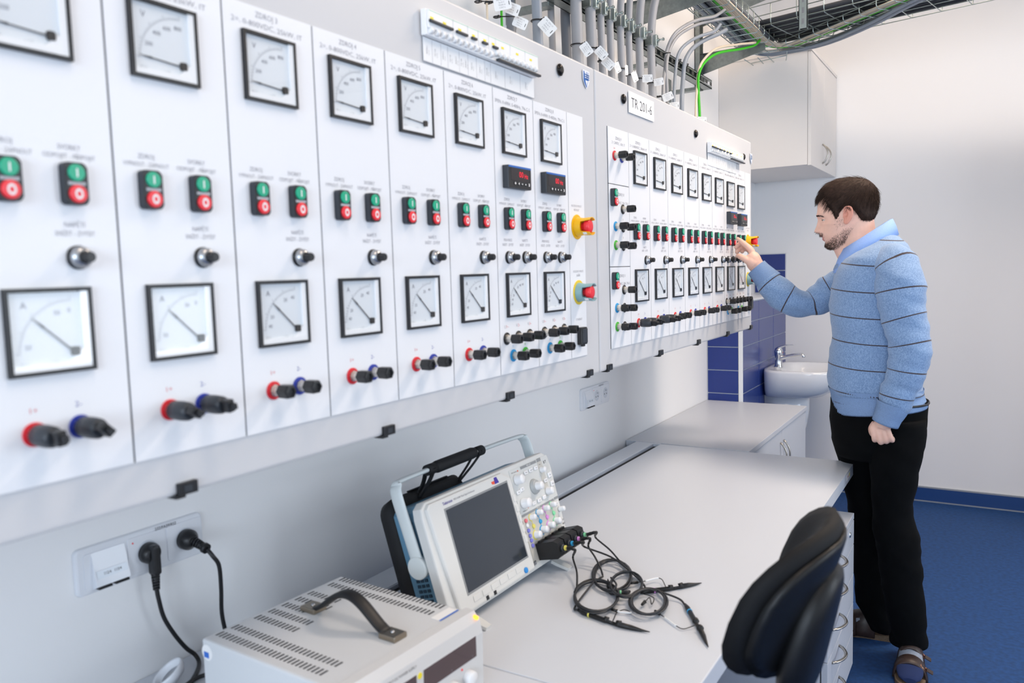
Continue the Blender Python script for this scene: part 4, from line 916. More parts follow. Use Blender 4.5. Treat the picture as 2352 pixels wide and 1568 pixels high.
# ================================================================== PROBES
M_pc = mat('probe_black_rubber', '0d0e11', 0.45); M_slv = mat('white_sleeve', 'e6e8ea', 0.5)
def DZ(x, y, h=0.0022):   # crop coordinates of the photograph's probe area -> point on the desk top
    return at_z(1140 + x / 3.2661, 1020 + y / 3.2661, ZD + h)
def ellipse_pts(cx, cy, rx, ry, a0, turns, n=26, h0=0.0022, dh=0.003, wob=0.045, seed=0):
    rnd = random.Random(seed); out = []; N = int(n * turns)
    for k in range(N + 1):
        a = math.radians(a0) + 2 * PI * k / n; f = 1 + wob * math.sin(3.1 * a / 2 + seed) + 0.05 * math.sin(k / n * 2.3 + seed)
        out.append(DZ(cx + rx * f * math.cos(a), cy + ry * f * math.sin(a), h0 + dh * (k / n) + 0.0012 * math.sin(k * 0.9 + seed)))
    return out
def probe(col, s_, label, path, coil, tail, body, lead, ring_m):
    o = thing('oscilloscope_probe', label, 'probe', (0, 0, 0))
    box = MB(); t0 = 0.022
    box.prism([(0.003, 0.000), (0.056, -0.004), (0.066, 0.002), (0.066, 0.034), (0.054, 0.041), (0.003, 0.041)], s_ - 0.0165, s_ + 0.0165, lambda a, c, h: SL(a, h, c + 0.002), bev=0.0025)
    bx = box.build('connector_box', M_pc, o)
    MB().prism([(0.006, 0.0), (0.016, 0.0), (0.016, 0.0048), (0.009, 0.0048)], s_ - 0.011, s_ + 0.011, lambda a, c, h: SL(a, h, c + 0.043), bev=0.001).build('release_latch', M_pc, bx)
    MB().cyl(SL(0.065, s_, 0.020), SL(0.072, s_, 0.019), 0.0095, 0.0085, n=18).build('locking_collar', M_blk2, bx)
    P0, P1 = SL(0.071, s_, 0.019), SL(0.081, s_, 0.018)
    MB().cyl(SL(0.0735, s_, 0.0188), SL(0.0775, s_, 0.0186), 0.0062, n=16).build('colour_band', ring_m, bx)
    first = [P1] + path; pts = spline(first, 6)
    nb = 14; b = MB(); b.ring_tube(pts[:nb], [0.0052 - 0.0028 * i / nb - (0.0007 if i % 2 else 0) for i in range(nb)], 10, smooth=False); b.build('boot', M_pc, o)
    allp = pts[nb - 2:] + coil
    if tail: allp = allp + spline([coil[-1] if coil else pts[-1]] + tail, 6)[1:]
    MB().ring_tube(allp, 0.0024, 8).build('cable', mat('probe_cable', '26282c', 0.45), o)
    # probe body along the polyline `body`
    bp = spline(body, 6); L = [0.0]
    for i in range(1, len(bp)): L.append(L[-1] + (bp[i] - bp[i - 1]).length)
    tot = L[-1]
    def R(t):
        for (a, ra), (c, rc) in zip(RP[:-1], RP[1:]):
            if a <= t <= c: return ra + (rc - ra) * (t - a) / max(1e-6, c - a)
        return RP[-1][1]
    RP = [(0, 0.0030), (0.12, 0.0055), (0.44, 0.0052), (0.45, 0.0072), (0.475, 0.0072), (0.48, 0.0040), (0.62, 0.0038), (0.625, 0.0075), (0.645, 0.0075), (0.65, 0.0058), (0.78, 0.0052), (0.9, 0.0030), (1.0, 0.0008)]
    pp, rr = [], []
    for t, r_ in RP:
        d = t * tot; i = max(1, next((k for k in range(len(L)) if L[k] >= d - 1e-9), len(L) - 1)); f_ = (d - L[i - 1]) / max(1e-9, L[i] - L[i - 1])
        q = bp[i - 1].lerp(bp[i], f_); q.z = ZD + max(r_, 0.0035) + 0.0002; pp.append(q); rr.append(r_)
    pb = MB().ring_tube(pp, rr, 14).build('probe_body', M_pc, o)
    q = pp[1].lerp(pp[2], 0.25); d = (pp[2] - pp[1]).normalized()
    MB().cyl(q, q + d * 0.004, 0.0061, n=16).build('colour_band', ring_m, pb)
    if lead:
        lp, sl = lead; lp = spline(lp, 6); ld = MB().ring_tube(lp, 0.0011, 6).build('ground_lead', M_pc, o)
        k0, k1 = int(len(lp) * sl[0]), int(len(lp) * sl[1]); MB().ring_tube(lp[k0:k1], 0.0021, 8).build('white_sleeve', M_slv, ld)
        MB().ring_tube([lp[0], lp[0] + (lp[0] - lp[1]).normalized() * 0.018], [0.004, 0.0028], 8).build('clip', M_pc, ld)
    return o
probe('yellow', 0.351, 'black oscilloscope probe with yellow bands, coiled nearest the camera', [SL(0.100, 0.351, 0.010), DZ(575, 850, 0.035), DZ(604, 960, 0.02), DZ(604, 1090, 0.006)],
      ellipse_pts(748, 1140, 160, 118, 195, 4.2, seed=1), [DZ(592, 1215, 0.005), DZ(612, 1245, 0.005)],
      [DZ(612, 1245), DZ(700, 1298), DZ(850, 1340), DZ(950, 1372), DZ(1152, 1412)], ([DZ(905, 1250, 0.006), DZ(935, 1258, 0.006), DZ(1010, 1262, 0.006), DZ(960, 1240, 0.005), DZ(905, 1262, 0.004), DZ(885, 1300, 0.004), DZ(868, 1338, 0.008)], (0.05, 0.38)), M_cy)
probe('blue', 0.387, 'black oscilloscope probe with blue bands pointing to the desk edge by the chair', [SL(0.105, 0.392, 0.016), DZ(660, 768, 0.045), DZ(860, 845, 0.03), DZ(1000, 950, 0.016), DZ(1100, 1045, 0.010), DZ(1120, 1090, 0.008)],
      ellipse_pts(1140, 1178, 135, 98, 250, 4.1, seed=3, h0=0.005), [DZ(1300, 1130, 0.010), DZ(1380, 1165, 0.006), DZ(1415, 1205, 0.004)],
      [DZ(1415, 1205), DZ(1448, 1262), DZ(1500, 1350), DZ(1535, 1410), DZ(1590, 1525)], ([DZ(1225, 1272, 0.004), DZ(1270, 1303, 0.004), DZ(1350, 1362, 0.004), DZ(1400, 1384, 0.004), DZ(1450, 1372, 0.005), DZ(1500, 1352, 0.008)], (0.18, 0.45)), M_cc)
probe('magenta', 0.423, 'black oscilloscope probe with pink bands, coil farthest from the camera', [SL(0.105, 0.428, 0.014), DZ(690, 765, 0.05), DZ(740, 845, 0.03), DZ(782, 930, 0.012), DZ(800, 990, 0.008)],
      ellipse_pts(870, 985, 140, 118, 160, 3.7, seed=5, h0=0.003), [DZ(900, 1100, 0.008), DZ(1000, 1112, 0.010)],
      [DZ(1080, 1118), DZ(1170, 1108), DZ(1280, 1095), DZ(1370, 1080), DZ(1540, 1044)], ([DZ(1060, 1035, 0.010), DZ(1115, 1026, 0.010), DZ(1200, 1004, 0.010), DZ(1240, 1012, 0.009), DZ(1262, 1050, 0.008), DZ(1280, 1092, 0.008)], (0.22, 0.50)), M_cm)
probe('green', 0.459, 'black oscilloscope probe with green bands, its coil in the middle of the tangle', [SL(0.105, 0.468, 0.018), DZ(745, 700, 0.05), DZ(850, 790, 0.03), DZ(930, 880, 0.016), DZ(1010, 960, 0.012)],
      ellipse_pts(975, 1050, 118, 92, 300, 3.6, seed=8, h0=0.007), [DZ(900, 1050, 0.016), DZ(860, 1000, 0.016)],
      [DZ(1000, 1078, 0.012), DZ(930, 1110, 0.012), DZ(870, 1110, 0.012), DZ(850, 1060, 0.01), DZ(835, 985, 0.012)], ([DZ(1115, 1180, 0.010), DZ(1150, 1150, 0.010), DZ(1165, 1200, 0.008), DZ(1180, 1150, 0.010), DZ(1100, 1120, 0.010)], (0.0, 0.05)), M_cg)

# ================================================================== OFFICE CHAIR
M_ch = mat('chair_black_fabric', '0c0d10', 0.7, bump=(900, 0.3, 0.0006), spec=0.3); M_chs = mat('chair_shell_plastic', '0e0f12', 0.45, spec=0.35)
ch = thing('office_chair', 'black office chair pushed up to the desk, in front of the drawer unit', 'office chair', (0, 0, 0))
def pad(yc, zc, xc, Wd, Hd, curv, lean, thick, n_e=2.6, side=1, off=0.0, nu=30, nv=8, twist=0.0, topw=0.0):
    """a curved padded shield: closed surface, front and back"""
    rowsF, rowsB = [], []
    for j in range(nv + 1):
        r = j / nv; rF, rB = [], []
        for k in range(nu):
            a = 2 * PI * k / nu; c, s_ = math.cos(a), math.sin(a)
            u = math.copysign(abs(c) ** (2 / n_e), c) * r; v = math.copysign(abs(s_) ** (2 / n_e), s_) * r
            y = u * Wd / 2 * (1 + topw * v); z = v * Hd / 2
            x = xc + curv * y * y * -1 + lean * z - twist * y
            t = thick / 2 * math.sqrt(max(0.0, 1 - r ** 5))
            rF.append((x - t, yc + y, zc + z)); rB.append((x + t + off, yc + y, zc + z))
        rowsF.append(rF); rowsB.append(rB)
    return rowsF, rowsB
def padmesh(*a, **k):
    F, B = pad(*a, **k); b = MB(); b.grid(F[1:] + list(reversed(B[1:-1])), True, True); b._f(list(reversed(b.R[0]))); b._f(b.R[-1]); return b
CHC = (1.21, 0.998, 1.146)
padmesh(CHC[0], CHC[1], CHC[2], 0.33, 0.235, 2.6, 0.36, 0.042).build('backrest_cushion', M_ch, ch)
padmesh(CHC[0], CHC[1] - 0.012, CHC[2] + 0.016, 0.30, 0.215, 2.6, 0.36, 0.014).build('backrest_shell', M_chs, ch)
padmesh(CHC[0] + 0.0, CHC[1] - 0.058, CHC[2] + 0.012, 0.19, 0.215, 1.5, 0.22, 0.050, topw=-0.12).build('bracket_cover', M_chs, ch)
MB().ring_tube(spline([(1.130, 1.235, 0.90), (1.135, 1.235, 0.70), (1.150, 1.225, 0.50), (1.06, 1.22, 0.40), (0.95, 1.22, 0.40)], 6), 0.024, 14, flat=0.55).build('back_support', M_chs, ch)
b = MB(); F = rrect(0.44, 0.46, 0.09, 6, 0.86, 1.22)
b.prism([(a, c) for a, c in F], 0.435, 0.50, lambda a, c, h: Vector((a, c, h)), bev=0.02); b.build('seat', M_ch, ch)
MB().box((0.80, 1.12, 0.385), (0.98, 1.32, 0.435), bev=0.01).build('mechanism', M_chs, ch)
MB().cyl((0.88, 1.22, 0.10), (0.88, 1.22, 0.39), 0.028, n=20).build('gas_column', M_blk, ch)
for k in range(5):
    a = 2 * PI * k / 5 + 0.3; d = Vector((math.cos(a), math.sin(a), 0)); c0 = Vector((0.88, 1.22, 0.10))
    lg = MB().ring_tube([c0 + d * 0.02, c0 + d * 0.27 + Vector((0, 0, -0.03))], [0.026, 0.015], 12).build('leg', M_chs, ch)
    e = c0 + d * 0.27; t_ = Vector((-d.y, d.x, 0)); MB().cyl(Vector((e.x, e.y, 0.026)) - t_ * 0.02, Vector((e.x, e.y, 0.026)) + t_ * 0.02, 0.026, n=16).build('castor', M_blk, lg)
# ================================================================== OVERHEAD CABLING
M_galv = mat('galvanised_steel', '8f9694', 0.4, metal=0.85, noise=(60, 0.15)); M_wire = mat('zinc_wire', 'b3c0bf', 0.28, metal=0.9)
M_cab1 = mat('grey_cable_sheath', '9b9da2', 0.42); M_cab2 = mat('blue_grey_cable_sheath', '8b94a0', 0.42); M_cabd = mat('dark_grey_cable', '6e737b', 0.5)
M_beige = mat('beige_cable', 'dccdb8', 0.5); M_grn = mat('green_cable', '35b512', 0.45); M_tag = mat('tag_white', 'eef0f2', 0.45); M_bundle = mat('dark_cable_bundle', '34383f', 0.6)
# slotted rail on stand-offs
rl = thing('mounting_rail', 'galvanised slotted rail running along the wall above the cabinets, clamping the grey cables', 'rail', (0, 0, 0))
b = MB(); xr = 0.150
for (lo, hi) in (((xr, 1.2, 2.340), (xr + 0.003, 3.86, 2.381)), ((xr, 1.2, 2.378), (xr + 0.040, 3.86, 2.381)), ((xr, 1.2, 2.340), (xr + 0.040, 3.86, 2.343)), ((xr + 0.037, 1.2, 2.340), (xr + 0.040, 3.86, 2.350)), ((xr + 0.037, 1.2, 2.371), (xr + 0.040, 3.86, 2.381))): b.box(lo, hi)
b.build('channel', M_galv, rl)
for y in (1.4, 2.3, 3.2, 3.78):
    b = MB().box((0.0, y - 0.02, 2.325), (xr + 0.004, y + 0.02, 2.340), bev=0.002); b.box((0.0, y - 0.03, 2.29), (0.004, y + 0.03, 2.40)); b.build('stand_off', M_galv, rl)
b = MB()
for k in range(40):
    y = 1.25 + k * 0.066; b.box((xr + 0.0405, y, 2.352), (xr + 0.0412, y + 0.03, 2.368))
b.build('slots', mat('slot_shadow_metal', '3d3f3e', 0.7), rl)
# thick cables: (px, py) just above the cabinet, radius, offset from wall, upper shift, sheath
thick = [((1172, 30), 0.0145, 0.10, 0.0, 2), ((1233, 62), 0.0150, 0.215, 0.0, 1), ((1267, 80), 0.0110, 0.13, 0.05, 0), ((1300, 95), 0.0165, 0.12, 0.03, 2), ((1325, 105), 0.0185, 0.215, 0.0, 0),
         ((1358, 120), 0.0175, 0.215, 0.0, 0), ((1382, 150), 0.0125, 0.215, 0.0, 0), ((1403, 165), 0.0125, 0.215, 0.0, 0), ((1427, 175), 0.0130, 0.215, 0.0, 0), ((1446, 180), 0.0120, 0.215, 0.02, 0), ((1470, 195), 0.0150, 0.215, 0.03, 0), ((1497, 205), 0.0155, 0.215, 0.08, 0)]
ords = ['first', 'second', 'third', 'fourth', 'fifth', 'sixth', 'seventh', 'eighth', 'ninth', 'tenth', 'eleventh', 'twelfth']
thick_xy = []
for i, (q, r, x, lean, m) in enumerate(thick):
    p = at_x(q[0], q[1], x); y = p.y; thick_xy.append((x, y, r))
    pts = spline([(x + 0.01, y, 2.005), (x + 0.004, y, 2.12), (x, y + 0.003, 2.25), (x, y, 2.37), (x + 0.01, y + lean * 0.12, 2.50), (x + 0.04, y + lean * 0.6, 2.64), (x + 0.07, y + lean * 1.3, 2.80), (x + 0.08, y + lean * 1.8, 3.0), (x + 0.06, y + lean * 2, 3.345)], 5)
    o = MB().ring_tube(pts, r, 16).build('power_cable', (M_cab1, M_cab2, M_cabd)[m])
    tag(o, 'thick grey cable rising from the cabinet tops, %s from the left' % ords[i] if i < 11 else 'thick grey cable rising from the cabinet tops, rightmost, leaning to the right', 'cable', 'thick grey cables above the cabinets')
    if x > 0.2 and i >= 4:
        c = MB(); r2 = r + 0.003
        c.box((x - r2, y - r2, 2.350), (x + r2 * 0.5, y + r2, 2.384), bev=0.002); cl = c.build('saddle_clamp', M_galv, rl)
        c = MB(); c.box((x + r2 * 0.5, y - r2 * 0.55, 2.346), (x + r2 + 0.008, y + r2 * 0.55, 2.388), bev=0.003); c.build('clamp_jaw', M_wire, cl)
        c = MB(); c.cyl((x + r2, y, 2.367), (x + r2 + 0.034, y, 2.367), 0.0032, n=8).cyl((x + r2 + 0.028, y, 2.367), (x + r2 + 0.034, y, 2.367), 0.006, n=6).cyl((x + r2 + 0.008, y, 2.367), (x + r2 + 0.013, y, 2.367), 0.0085, n=6); c.build('bolt', M_wire, cl)
# two thin leads at the far left
for (q, m, r, nm, lab) in (((1118, 0), M_beige, 0.003, 'thin_cable', 'thin beige cable dropping behind the nearer cabinet, beside a green wire'), ((1152, 30), M_grn, 0.0035, 'thin_cable', 'short green wire showing under the white tags, left of the thick cables')):
    p = at_x(q[0], q[1], 0.2); o = MB().ring_tube(spline([(0.2, p.y, 2.005), (0.2, p.y, 2.3), (0.19, p.y + 0.02, 2.7), (0.2, p.y + 0.02, 3.345)], 5), r, 8).build(nm, m); tag(o, lab, 'cable')
# slimmer cables curving up into the tray
def curve_cable(lab, pts, r, m):
    P = [at_x(px, py, x) for px, py, x in pts]; P = [Vector((P[0].x, P[0].y, 2.004))] + P
    o = MB().ring_tube(spline(P, 6), r, 12).build('curved_cable', m); return tag(o, lab, 'cable')
curve_cable('slim grey cable curving up to the tray, left of a pair', [(1523, 215, 0.22), (1528, 150, 0.205), (1532, 115, 0.205), (1548, 80, 0.23), (1575, 58, 0.26), (1605, 45, 0.28), (1640, 38, 0.31), (1665, 22, 0.34)], 0.0068, M_cab1)
curve_cable('slim grey cable curving up to the tray, right of a pair', [(1532, 215, 0.22), (1531, 150, 0.215), (1538, 115, 0.21), (1556, 84, 0.23), (1585, 64, 0.26), (1615, 52, 0.28), (1650, 45, 0.31), (1685, 40, 0.34)], 0.0068, M_cab1)
curve_cable('slim blue-grey cable curving into the tray between a grey pair and a paler thick one', [(1548, 225, 0.22), (1552, 160, 0.205), (1558, 125, 0.21), (1575, 102, 0.23), (1605, 84, 0.26), (1640, 72, 0.29), (1655, 55, 0.31)], 0.0070, M_cab2)
curve_cable('paler blue-grey cable curving into the tray, nearest the green wire', [(1566, 235, 0.22), (1569, 180, 0.205), (1574, 140, 0.21), (1592, 110, 0.23), (1622, 90, 0.26), (1650, 78, 0.29), (1668, 68, 0.31)], 0.0095, M_cab2)
curve_cable('beige cable arching from the tray end down to the farther cabinet', [(1598, 262, 0.22), (1601, 200, 0.205), (1604, 165, 0.205), (1616, 138, 0.22), (1645, 112, 0.25), (1690, 103, 0.29), (1735, 98, 0.335)], 0.0055, M_beige)
curve_cable('bright green cable arching from the tray end down to the farther cabinet', [(1607, 268, 0.22), (1604, 200, 0.212), (1606, 168, 0.212), (1620, 142, 0.22), (1650, 122, 0.25), (1700, 113, 0.29), (1733, 104, 0.325), (1745, 92, 0.335)], 0.0062, M_grn)
# black ties on the rail
for k, (px, py) in enumerate(((1530, 137), (1555, 152), (1572, 162), (1603, 185))):
    p = at_x(px, py, 0.20); o = MB().ring_tube([(0.188, p.y - 0.016, 2.362), (0.208, p.y - 0.014, 2.366), (0.218, p.y, 2.368), (0.208, p.y + 0.016, 2.362), (0.195, p.y + 0.020, 2.352)], 0.0022, 6).build('cable_tie', M_blk)
    tag(o, 'black tie fastening the %s to the rail' % ['pair of slim grey cables', 'slim blue-grey cable', 'paler blue-grey cable', 'beige and green cables'][k], 'cable tie')
# white name tags hung on the cables
tags = [((1154, 8), 0.046, 10, 0), ((1176, 20), 0.042, -22, 0), ((1195, 52), 0.040, -25, 0), ((1257, 61), 0.050, -48, 1), ((1347, 113), 0.042, -55, 4), ((1381, 122), 0.042, -48, 5), ((1397, 146), 0.042, -45, 6), ((1418, 155), 0.036, -58, 7),
        ((1439, 161), 0.034, -75, 8), ((1458, 176), 0.036, -62, 9), ((1487, 180), 0.038, 0, 10), ((1513, 188), 0.038, 8, 11), ((1534, 222), 0.042, 20, 12), ((1549, 243), 0.040, 2, 13), ((1612, 276), 0.040, -8, 14)]
where = ['leftmost of all, above the nearer cabinet', 'second from the left, half behind a neighbour', 'third from the left, just above the nearer cabinet', 'strongly tilted, on the lone front cable over the breaker strip', 'on the fifth thick cable, above the lock',
         'on the sixth thick cable, above the crest', 'on the seventh thick cable, just right of the crest', 'on the eighth thick cable', 'seen nearly edge-on, on the ninth thick cable', 'narrow and tilted, on the tenth thick cable', 'level, on the eleventh thick cable',
         'level, on the rightmost thick cable', 'tilted up, on the pair of slim grey cables', 'just above the cabinet edge, on the paler blue-grey cable', 'at the foot of the green cable']
vd = Vector((-0.45, -0.05, 0))
for i, (q, L, deg, ci) in enumerate(tags):
    p = at_x(q[0], q[1], 0.255); a = math.radians(deg); nrm = (CAM - p); nrm.z *= 0.3; nrm.normalize()
    sk_ = 0.0 if i not in (7, 8, 9) else (1.15 if i == 8 else 0.75)
    nrm = Euler((0, 0, sk_)).to_matrix() @ nrm
    R_ = Vector((0, 0, 1)).cross(nrm).normalized(); U_ = nrm.cross(R_)
    X_ = R_ * math.cos(a) + U_ * math.sin(a); Y_ = -R_ * math.sin(a) + U_ * math.cos(a); H = L * 0.72
    t = thing('cable_tag', 'white cable tag %s' % where[i], 'cable tag', p, 'white tags on the cables')
    MB().prism(rrect(L, H, 0.004, 3), -0.0006, 0.0006, lambda u, v, h: X_ * u + Y_ * v + nrm * h).build('plate', M_tag, t)
    b = MB()
    for k, tx in enumerate(('WL 2201.%d' % (10 + i), '5x16 C', 'TR201-6', 'CYKY-J')): b.text(tx, X_ * (-0.002) + Y_ * (H * (0.3 - 0.2 * k)) + nrm * 0.0009, H * 0.16, X=X_, Y=Y_, thin=-0.005)
    b.build('tag_lettering', M_print, t)
    MB().poly([X_ * u + Y_ * v + nrm * 0.0009 for u, v in ((L * 0.36, -H * 0.2), (L * 0.40, -H * 0.2), (L * 0.40, H * 0.1), (L * 0.36, H * 0.1))]).build('tag_slot', M_blk, t)
    e = -X_ * (L * 0.5) + Y_ * (H * 0.3); c = MB()
    if ci < 12: cx, cy, cr = thick_xy[ci if ci < 12 else 11]
    else: cx, cy, cr = 0.22, p.y - 0.02, 0.008
    if ci == 0: cx, cy, cr = 0.2, p.y - 0.035, 0.006
    cen = Vector((cx, cy, (p + e).z)) - p; rr_ = cr + 0.0014
    loop = [cen + Vector((math.cos(w_) * rr_, math.sin(w_) * rr_, 0)) for w_ in [2 * PI * k / 18 for k in range(18)]]
    c.ring_tube(loop, 0.0020, 6, closed=True, caps=False); c.ring_tube([cen + Vector((rr_, 0, 0)), e + nrm * 0.001], 0.0017, 6); c.box(cen + Vector((rr_ - 0.002, -0.004, -0.003)), cen + Vector((rr_ + 0.004, 0.004, 0.003)))
    c.build('tie', M_blk, t)
# wall strut with two cantilever arms, and more arms along the tray
def arm(parent, y, ztop, L=0.36, h0=0.11, h1=0.03):
    b = MB(); b.prism([(0.0, ztop), (L, ztop), (L, ztop - h1), (0.0, ztop - h0)], y - 0.0015, y + 0.0015, lambda a, c, h: Vector((a, h, c)))
    b.box((0.0, y - 0.02, ztop - 0.002), (L, y + 0.002, ztop)); b.box((0.0, y - 0.03, ztop - h0), (0.004, y + 0.004, ztop)); return b.build('cantilever_arm', M_galv, parent)
stt = thing('wall_strut', 'galvanised slotted wall strut with two cantilever arms at the far end of the tray', 'wall strut', (0, 0, 0))
b = MB().box((0.0, 4.175, 2.42), (0.004, 4.235, 3.1)); b.box((0.0, 4.175, 2.42), (0.028, 4.179, 3.1)); b.box((0.0, 4.231, 2.42), (0.028, 4.235, 3.1)); b.build('channel', M_galv, stt)
b = MB()
for k in range(8): b.box((0.0282, 4.2315, 2.44 + k * 0.07), (0.0290, 4.2345, 2.48 + k * 0.07))
b.build('slots', M_cabd, stt)
arm(stt, 4.245, 2.612, 0.350); arm(stt, 4.245, 2.86, 0.36)
for k, y in enumerate((3.25, 2.2)):
    s2 = thing('tray_bracket', 'galvanised tray bracket on the wall behind the thick cables, %s the gap between the cabinets' % ('beyond' if k == 0 else 'near'), 'bracket', (0, 0, 0)); arm(s2, y, 2.612, 0.40, 0.11, 0.05)
# wire trays
def wire_tray(name, label, A, B, w, z, h, nl=4, step=0.1, wr=0.0024, sides=(1, 1)):
    o = thing(name, label, 'cable tray', (0, 0, 0)); A, B = Vector(A), Vector(B); d = (B - A).normalized(); L = (B - A).length; n_ = Vector((-d.y, d.x, 0)); b = MB()
    for k in range(nl + 1):
        off = n_ * (w * (k / nl - 0.5)); b.cyl(A + off + Vector((0, 0, z)), B + off + Vector((0, 0, z)), wr, n=6)
    for s_, on in ((-0.5, sides[0]), (0.5, sides[1])):
        if on:
            for hh_ in (h * 0.5, h): b.cyl(A + n_ * (w * s_) + Vector((0, 0, z + hh_)), B + n_ * (w * s_) + Vector((0, 0, z + hh_)), wr, n=6)
    lw = b.build('long_wires', M_wire, o); b = MB(); t = 0.03
    while t < L:
        c = A + d * t; P = []
        if sides[0]: P.append(c - n_ * (w / 2) + Vector((0, 0, z + h)))
        P += [c - n_ * (w / 2) + Vector((0, 0, z + 0.012)), c - n_ * (w / 2 - 0.01) + Vector((0, 0, z - wr * 1.6)), c + n_ * (w / 2 - 0.01) + Vector((0, 0, z - wr * 1.6)), c + n_ * (w / 2) + Vector((0, 0, z + 0.012))]
        if sides[1]: P.append(c + n_ * (w / 2) + Vector((0, 0, z + h)))
        b.ring_tube(P, wr, 6); t += step
    b.build('cross_wires', M_wire, o); return o
wire_tray('wire_cable_tray', 'zinc wire cable tray running along the left wall above the cabinets', (0.285, 0.9, 0), (0.285, 4.47, 0), 0.175, 2.62, 0.065, 3, 0.10)
wire_tray('wire_cable_tray', 'narrow zinc wire tray curving away to the right with the beige cables', (0.44, 4.44, 0), (1.75, 3.42, 0), 0.13, 2.622, 0.06, 3, 0.10)
tc = wire_tray('wire_cable_tray', 'wide zinc wire tray across the room under the ceiling, loaded with dark cables', (0.30, 4.33, 0), (3.9, 3.62, 0), 0.44, 2.66, 0.10, 6, 0.13)
# corner piece of mesh at the bend
b = MB()
P = lambda x, y, z=2.60: Vector((x, y, z))
for a, c in ((P(0.19, 4.44), P(0.20, 4.67)), (P(0.26, 4.45), P(0.25, 4.68)), (P(0.31, 4.45), P(0.31, 4.66)), (P(0.20, 4.67), P(0.37, 4.62)), (P(0.20, 4.55), P(0.40, 4.5)), (P(0.37, 4.62), P(0.42, 4.42)), (P(0.20, 4.67), P(0.20, 4.67, 2.66)), (P(0.37, 4.62), P(0.37, 4.62, 2.66)), (P(0.20, 4.67, 2.66), P(0.37, 4.62, 2.66))): b.cyl(a, c, 0.0023, n=6)
cp = b.build('tray_corner', M_wire); tag(cp, 'loose wire mesh corner piece hanging at the bend of the trays', 'cable tray')
# cable bundles lying in the trays
def bundle(label, path, offs, r, m, name='cable_bundle'):
    o = thing(name, label, 'cable bundle', (0, 0, 0)); pts = spline(path, 8)
    for k, (dx, dz) in enumerate(offs):
        P_ = []
        for i, p in enumerate(pts):
            T = (pts[min(i + 1, len(pts) - 1)] - pts[max(i - 1, 0)]).normalized(); n_ = Vector((-T.y, T.x, 0)).normalized(); P_.append(p + n_ * dx + Vector((0, 0, dz)))
        mm = m[k] if isinstance(m, list) else m
        MB().ring_tube(P_, r, 8).build('cable', mm, o)
    return o
bundle('bundle of beige cables with a green one, bending from the left tray to the right', [(0.345, 1.0, 2.632), (0.345, 3.0, 2.632), (0.343, 3.9, 2.632), (0.345, 4.30, 2.632), (0.42, 4.42, 2.632), (0.55, 4.345, 2.632), (0.76, 4.175, 2.632), (1.02, 3.965, 2.632), (1.7, 3.44, 2.632)],
       [(0.019, 0.001), (0.010, 0), (0.0, 0.001), (-0.010, 0), (-0.019, 0.001), (0.028, -0.001)], 0.0052, [M_beige] * 5 + [M_grn])
bundle('bundle of grey cables lying in the left part of the wall tray', [(0.235, 1.0, 2.640), (0.235, 3.0, 2.640), (0.225, 3.9, 2.638), (0.22, 4.3, 2.64), (0.27, 4.52, 2.632), (0.42, 4.53, 2.625), (0.62, 4.43, 2.612), (0.85, 4.22, 2.61), (1.10, 3.97, 2.62), (1.7, 3.50, 2.63)], [(-0.02, 0), (-0.006, 0.006), (0.008, 0), (0.02, 0.004), (0.0, 0.018)], 0.0085, [M_cab2, M_cab1, M_cab2, M_cab2, M_cab1])
bundle('dark cables filling the wire tray along the left wall', [(0.285, 1.0, 2.660), (0.285, 3.0, 2.660), (0.285, 4.40, 2.660)], [(-0.065 + 0.019 * k, 0.004 * (k % 2)) for k in range(7)], 0.0095, M_cabd)  # dark grey sheath stands in for the shade inside the tray
offs = [(-0.19 + 0.024 * k, 0.0 if k % 2 else 0.006) for k in range(17)]
bundle('dark cables filling the wide tray across the room', [(0.33, 4.325, 2.68), (1.6, 4.07, 2.68), (3.88, 3.625, 2.68)], offs, 0.0115, M_bundle)
for (x, y, lab, zb) in ((0.575, 4.05, 'slotted steel hanger dropping from the ceiling to the wide tray, above the cupboard', 2.60), (1.275, 4.20, 'short steel hanger with a round bolt at the wide tray, farther right', 2.635)):
    h = thing('ceiling_hanger', lab, 'hanger', (x, y, 0))
    b = MB(); b.box((-0.02, -0.012, zb), (0.02, -0.009, ZC)); b.box((-0.02, -0.012, zb), (-0.017, 0.012, ZC)); b.box((0.017, -0.012, zb), (0.020, 0.012, ZC)); b.build('channel', M_wire, h)
    b = MB()
    for k in range(12): b.box((-0.005, -0.0128, zb + 0.02 + k * 0.05), (0.005, -0.0121, zb + 0.045 + k * 0.05))
    b.build('slots', M_cabd, h)
    if zb > 2.61: MB().lathe([(-0.022, 0.010), (-0.013, 0.012)], Matrix.Translation((0, 0, zb + 0.03)), 14, axis='Y').build('bolt', M_blk, h)
# ================================================================== PERSON
FWD = ROT @ Vector((0, 0, -1))
def mpp(p): return (Vector(p) - CAM).dot(FWD) / FPX          # metres per photo pixel at p
M_skin = mat('skin', 'ebbfac', 0.5, noise=(40, 0.05), bump=(500, 0.12, 0.0004))
M_skin.node_tree.nodes['Principled BSDF'].inputs['Subsurface Weight'].default_value = 0.12
M_skin.node_tree.nodes['Principled BSDF'].inputs['Subsurface Radius'].default_value = (0.012, 0.005, 0.003)
M_lip = mat('lip_skin', 'c27b72', 0.45); M_ear = mat('ear_skin', 'e09c88', 0.5); M_stub = mat('beard_skin', 'bf9581', 0.6, noise=(300, 0.2))
M_hair = mat('dark_brown_hair', '33241d', 0.7, noise=(120, 0.35), spec=0.25); M_hair2 = mat('beard_hair', '4a3527', 0.55)
M_nail = mat('fingernail', 'e8b8ac', 0.3)
U_ = Vector((0.989, 0.148, 0)); F_ = -U_; Lf = Vector((0.148, -0.989, 0))       # image right, facing, his left (towards the viewer)
UP = Vector((0, 0, 1))
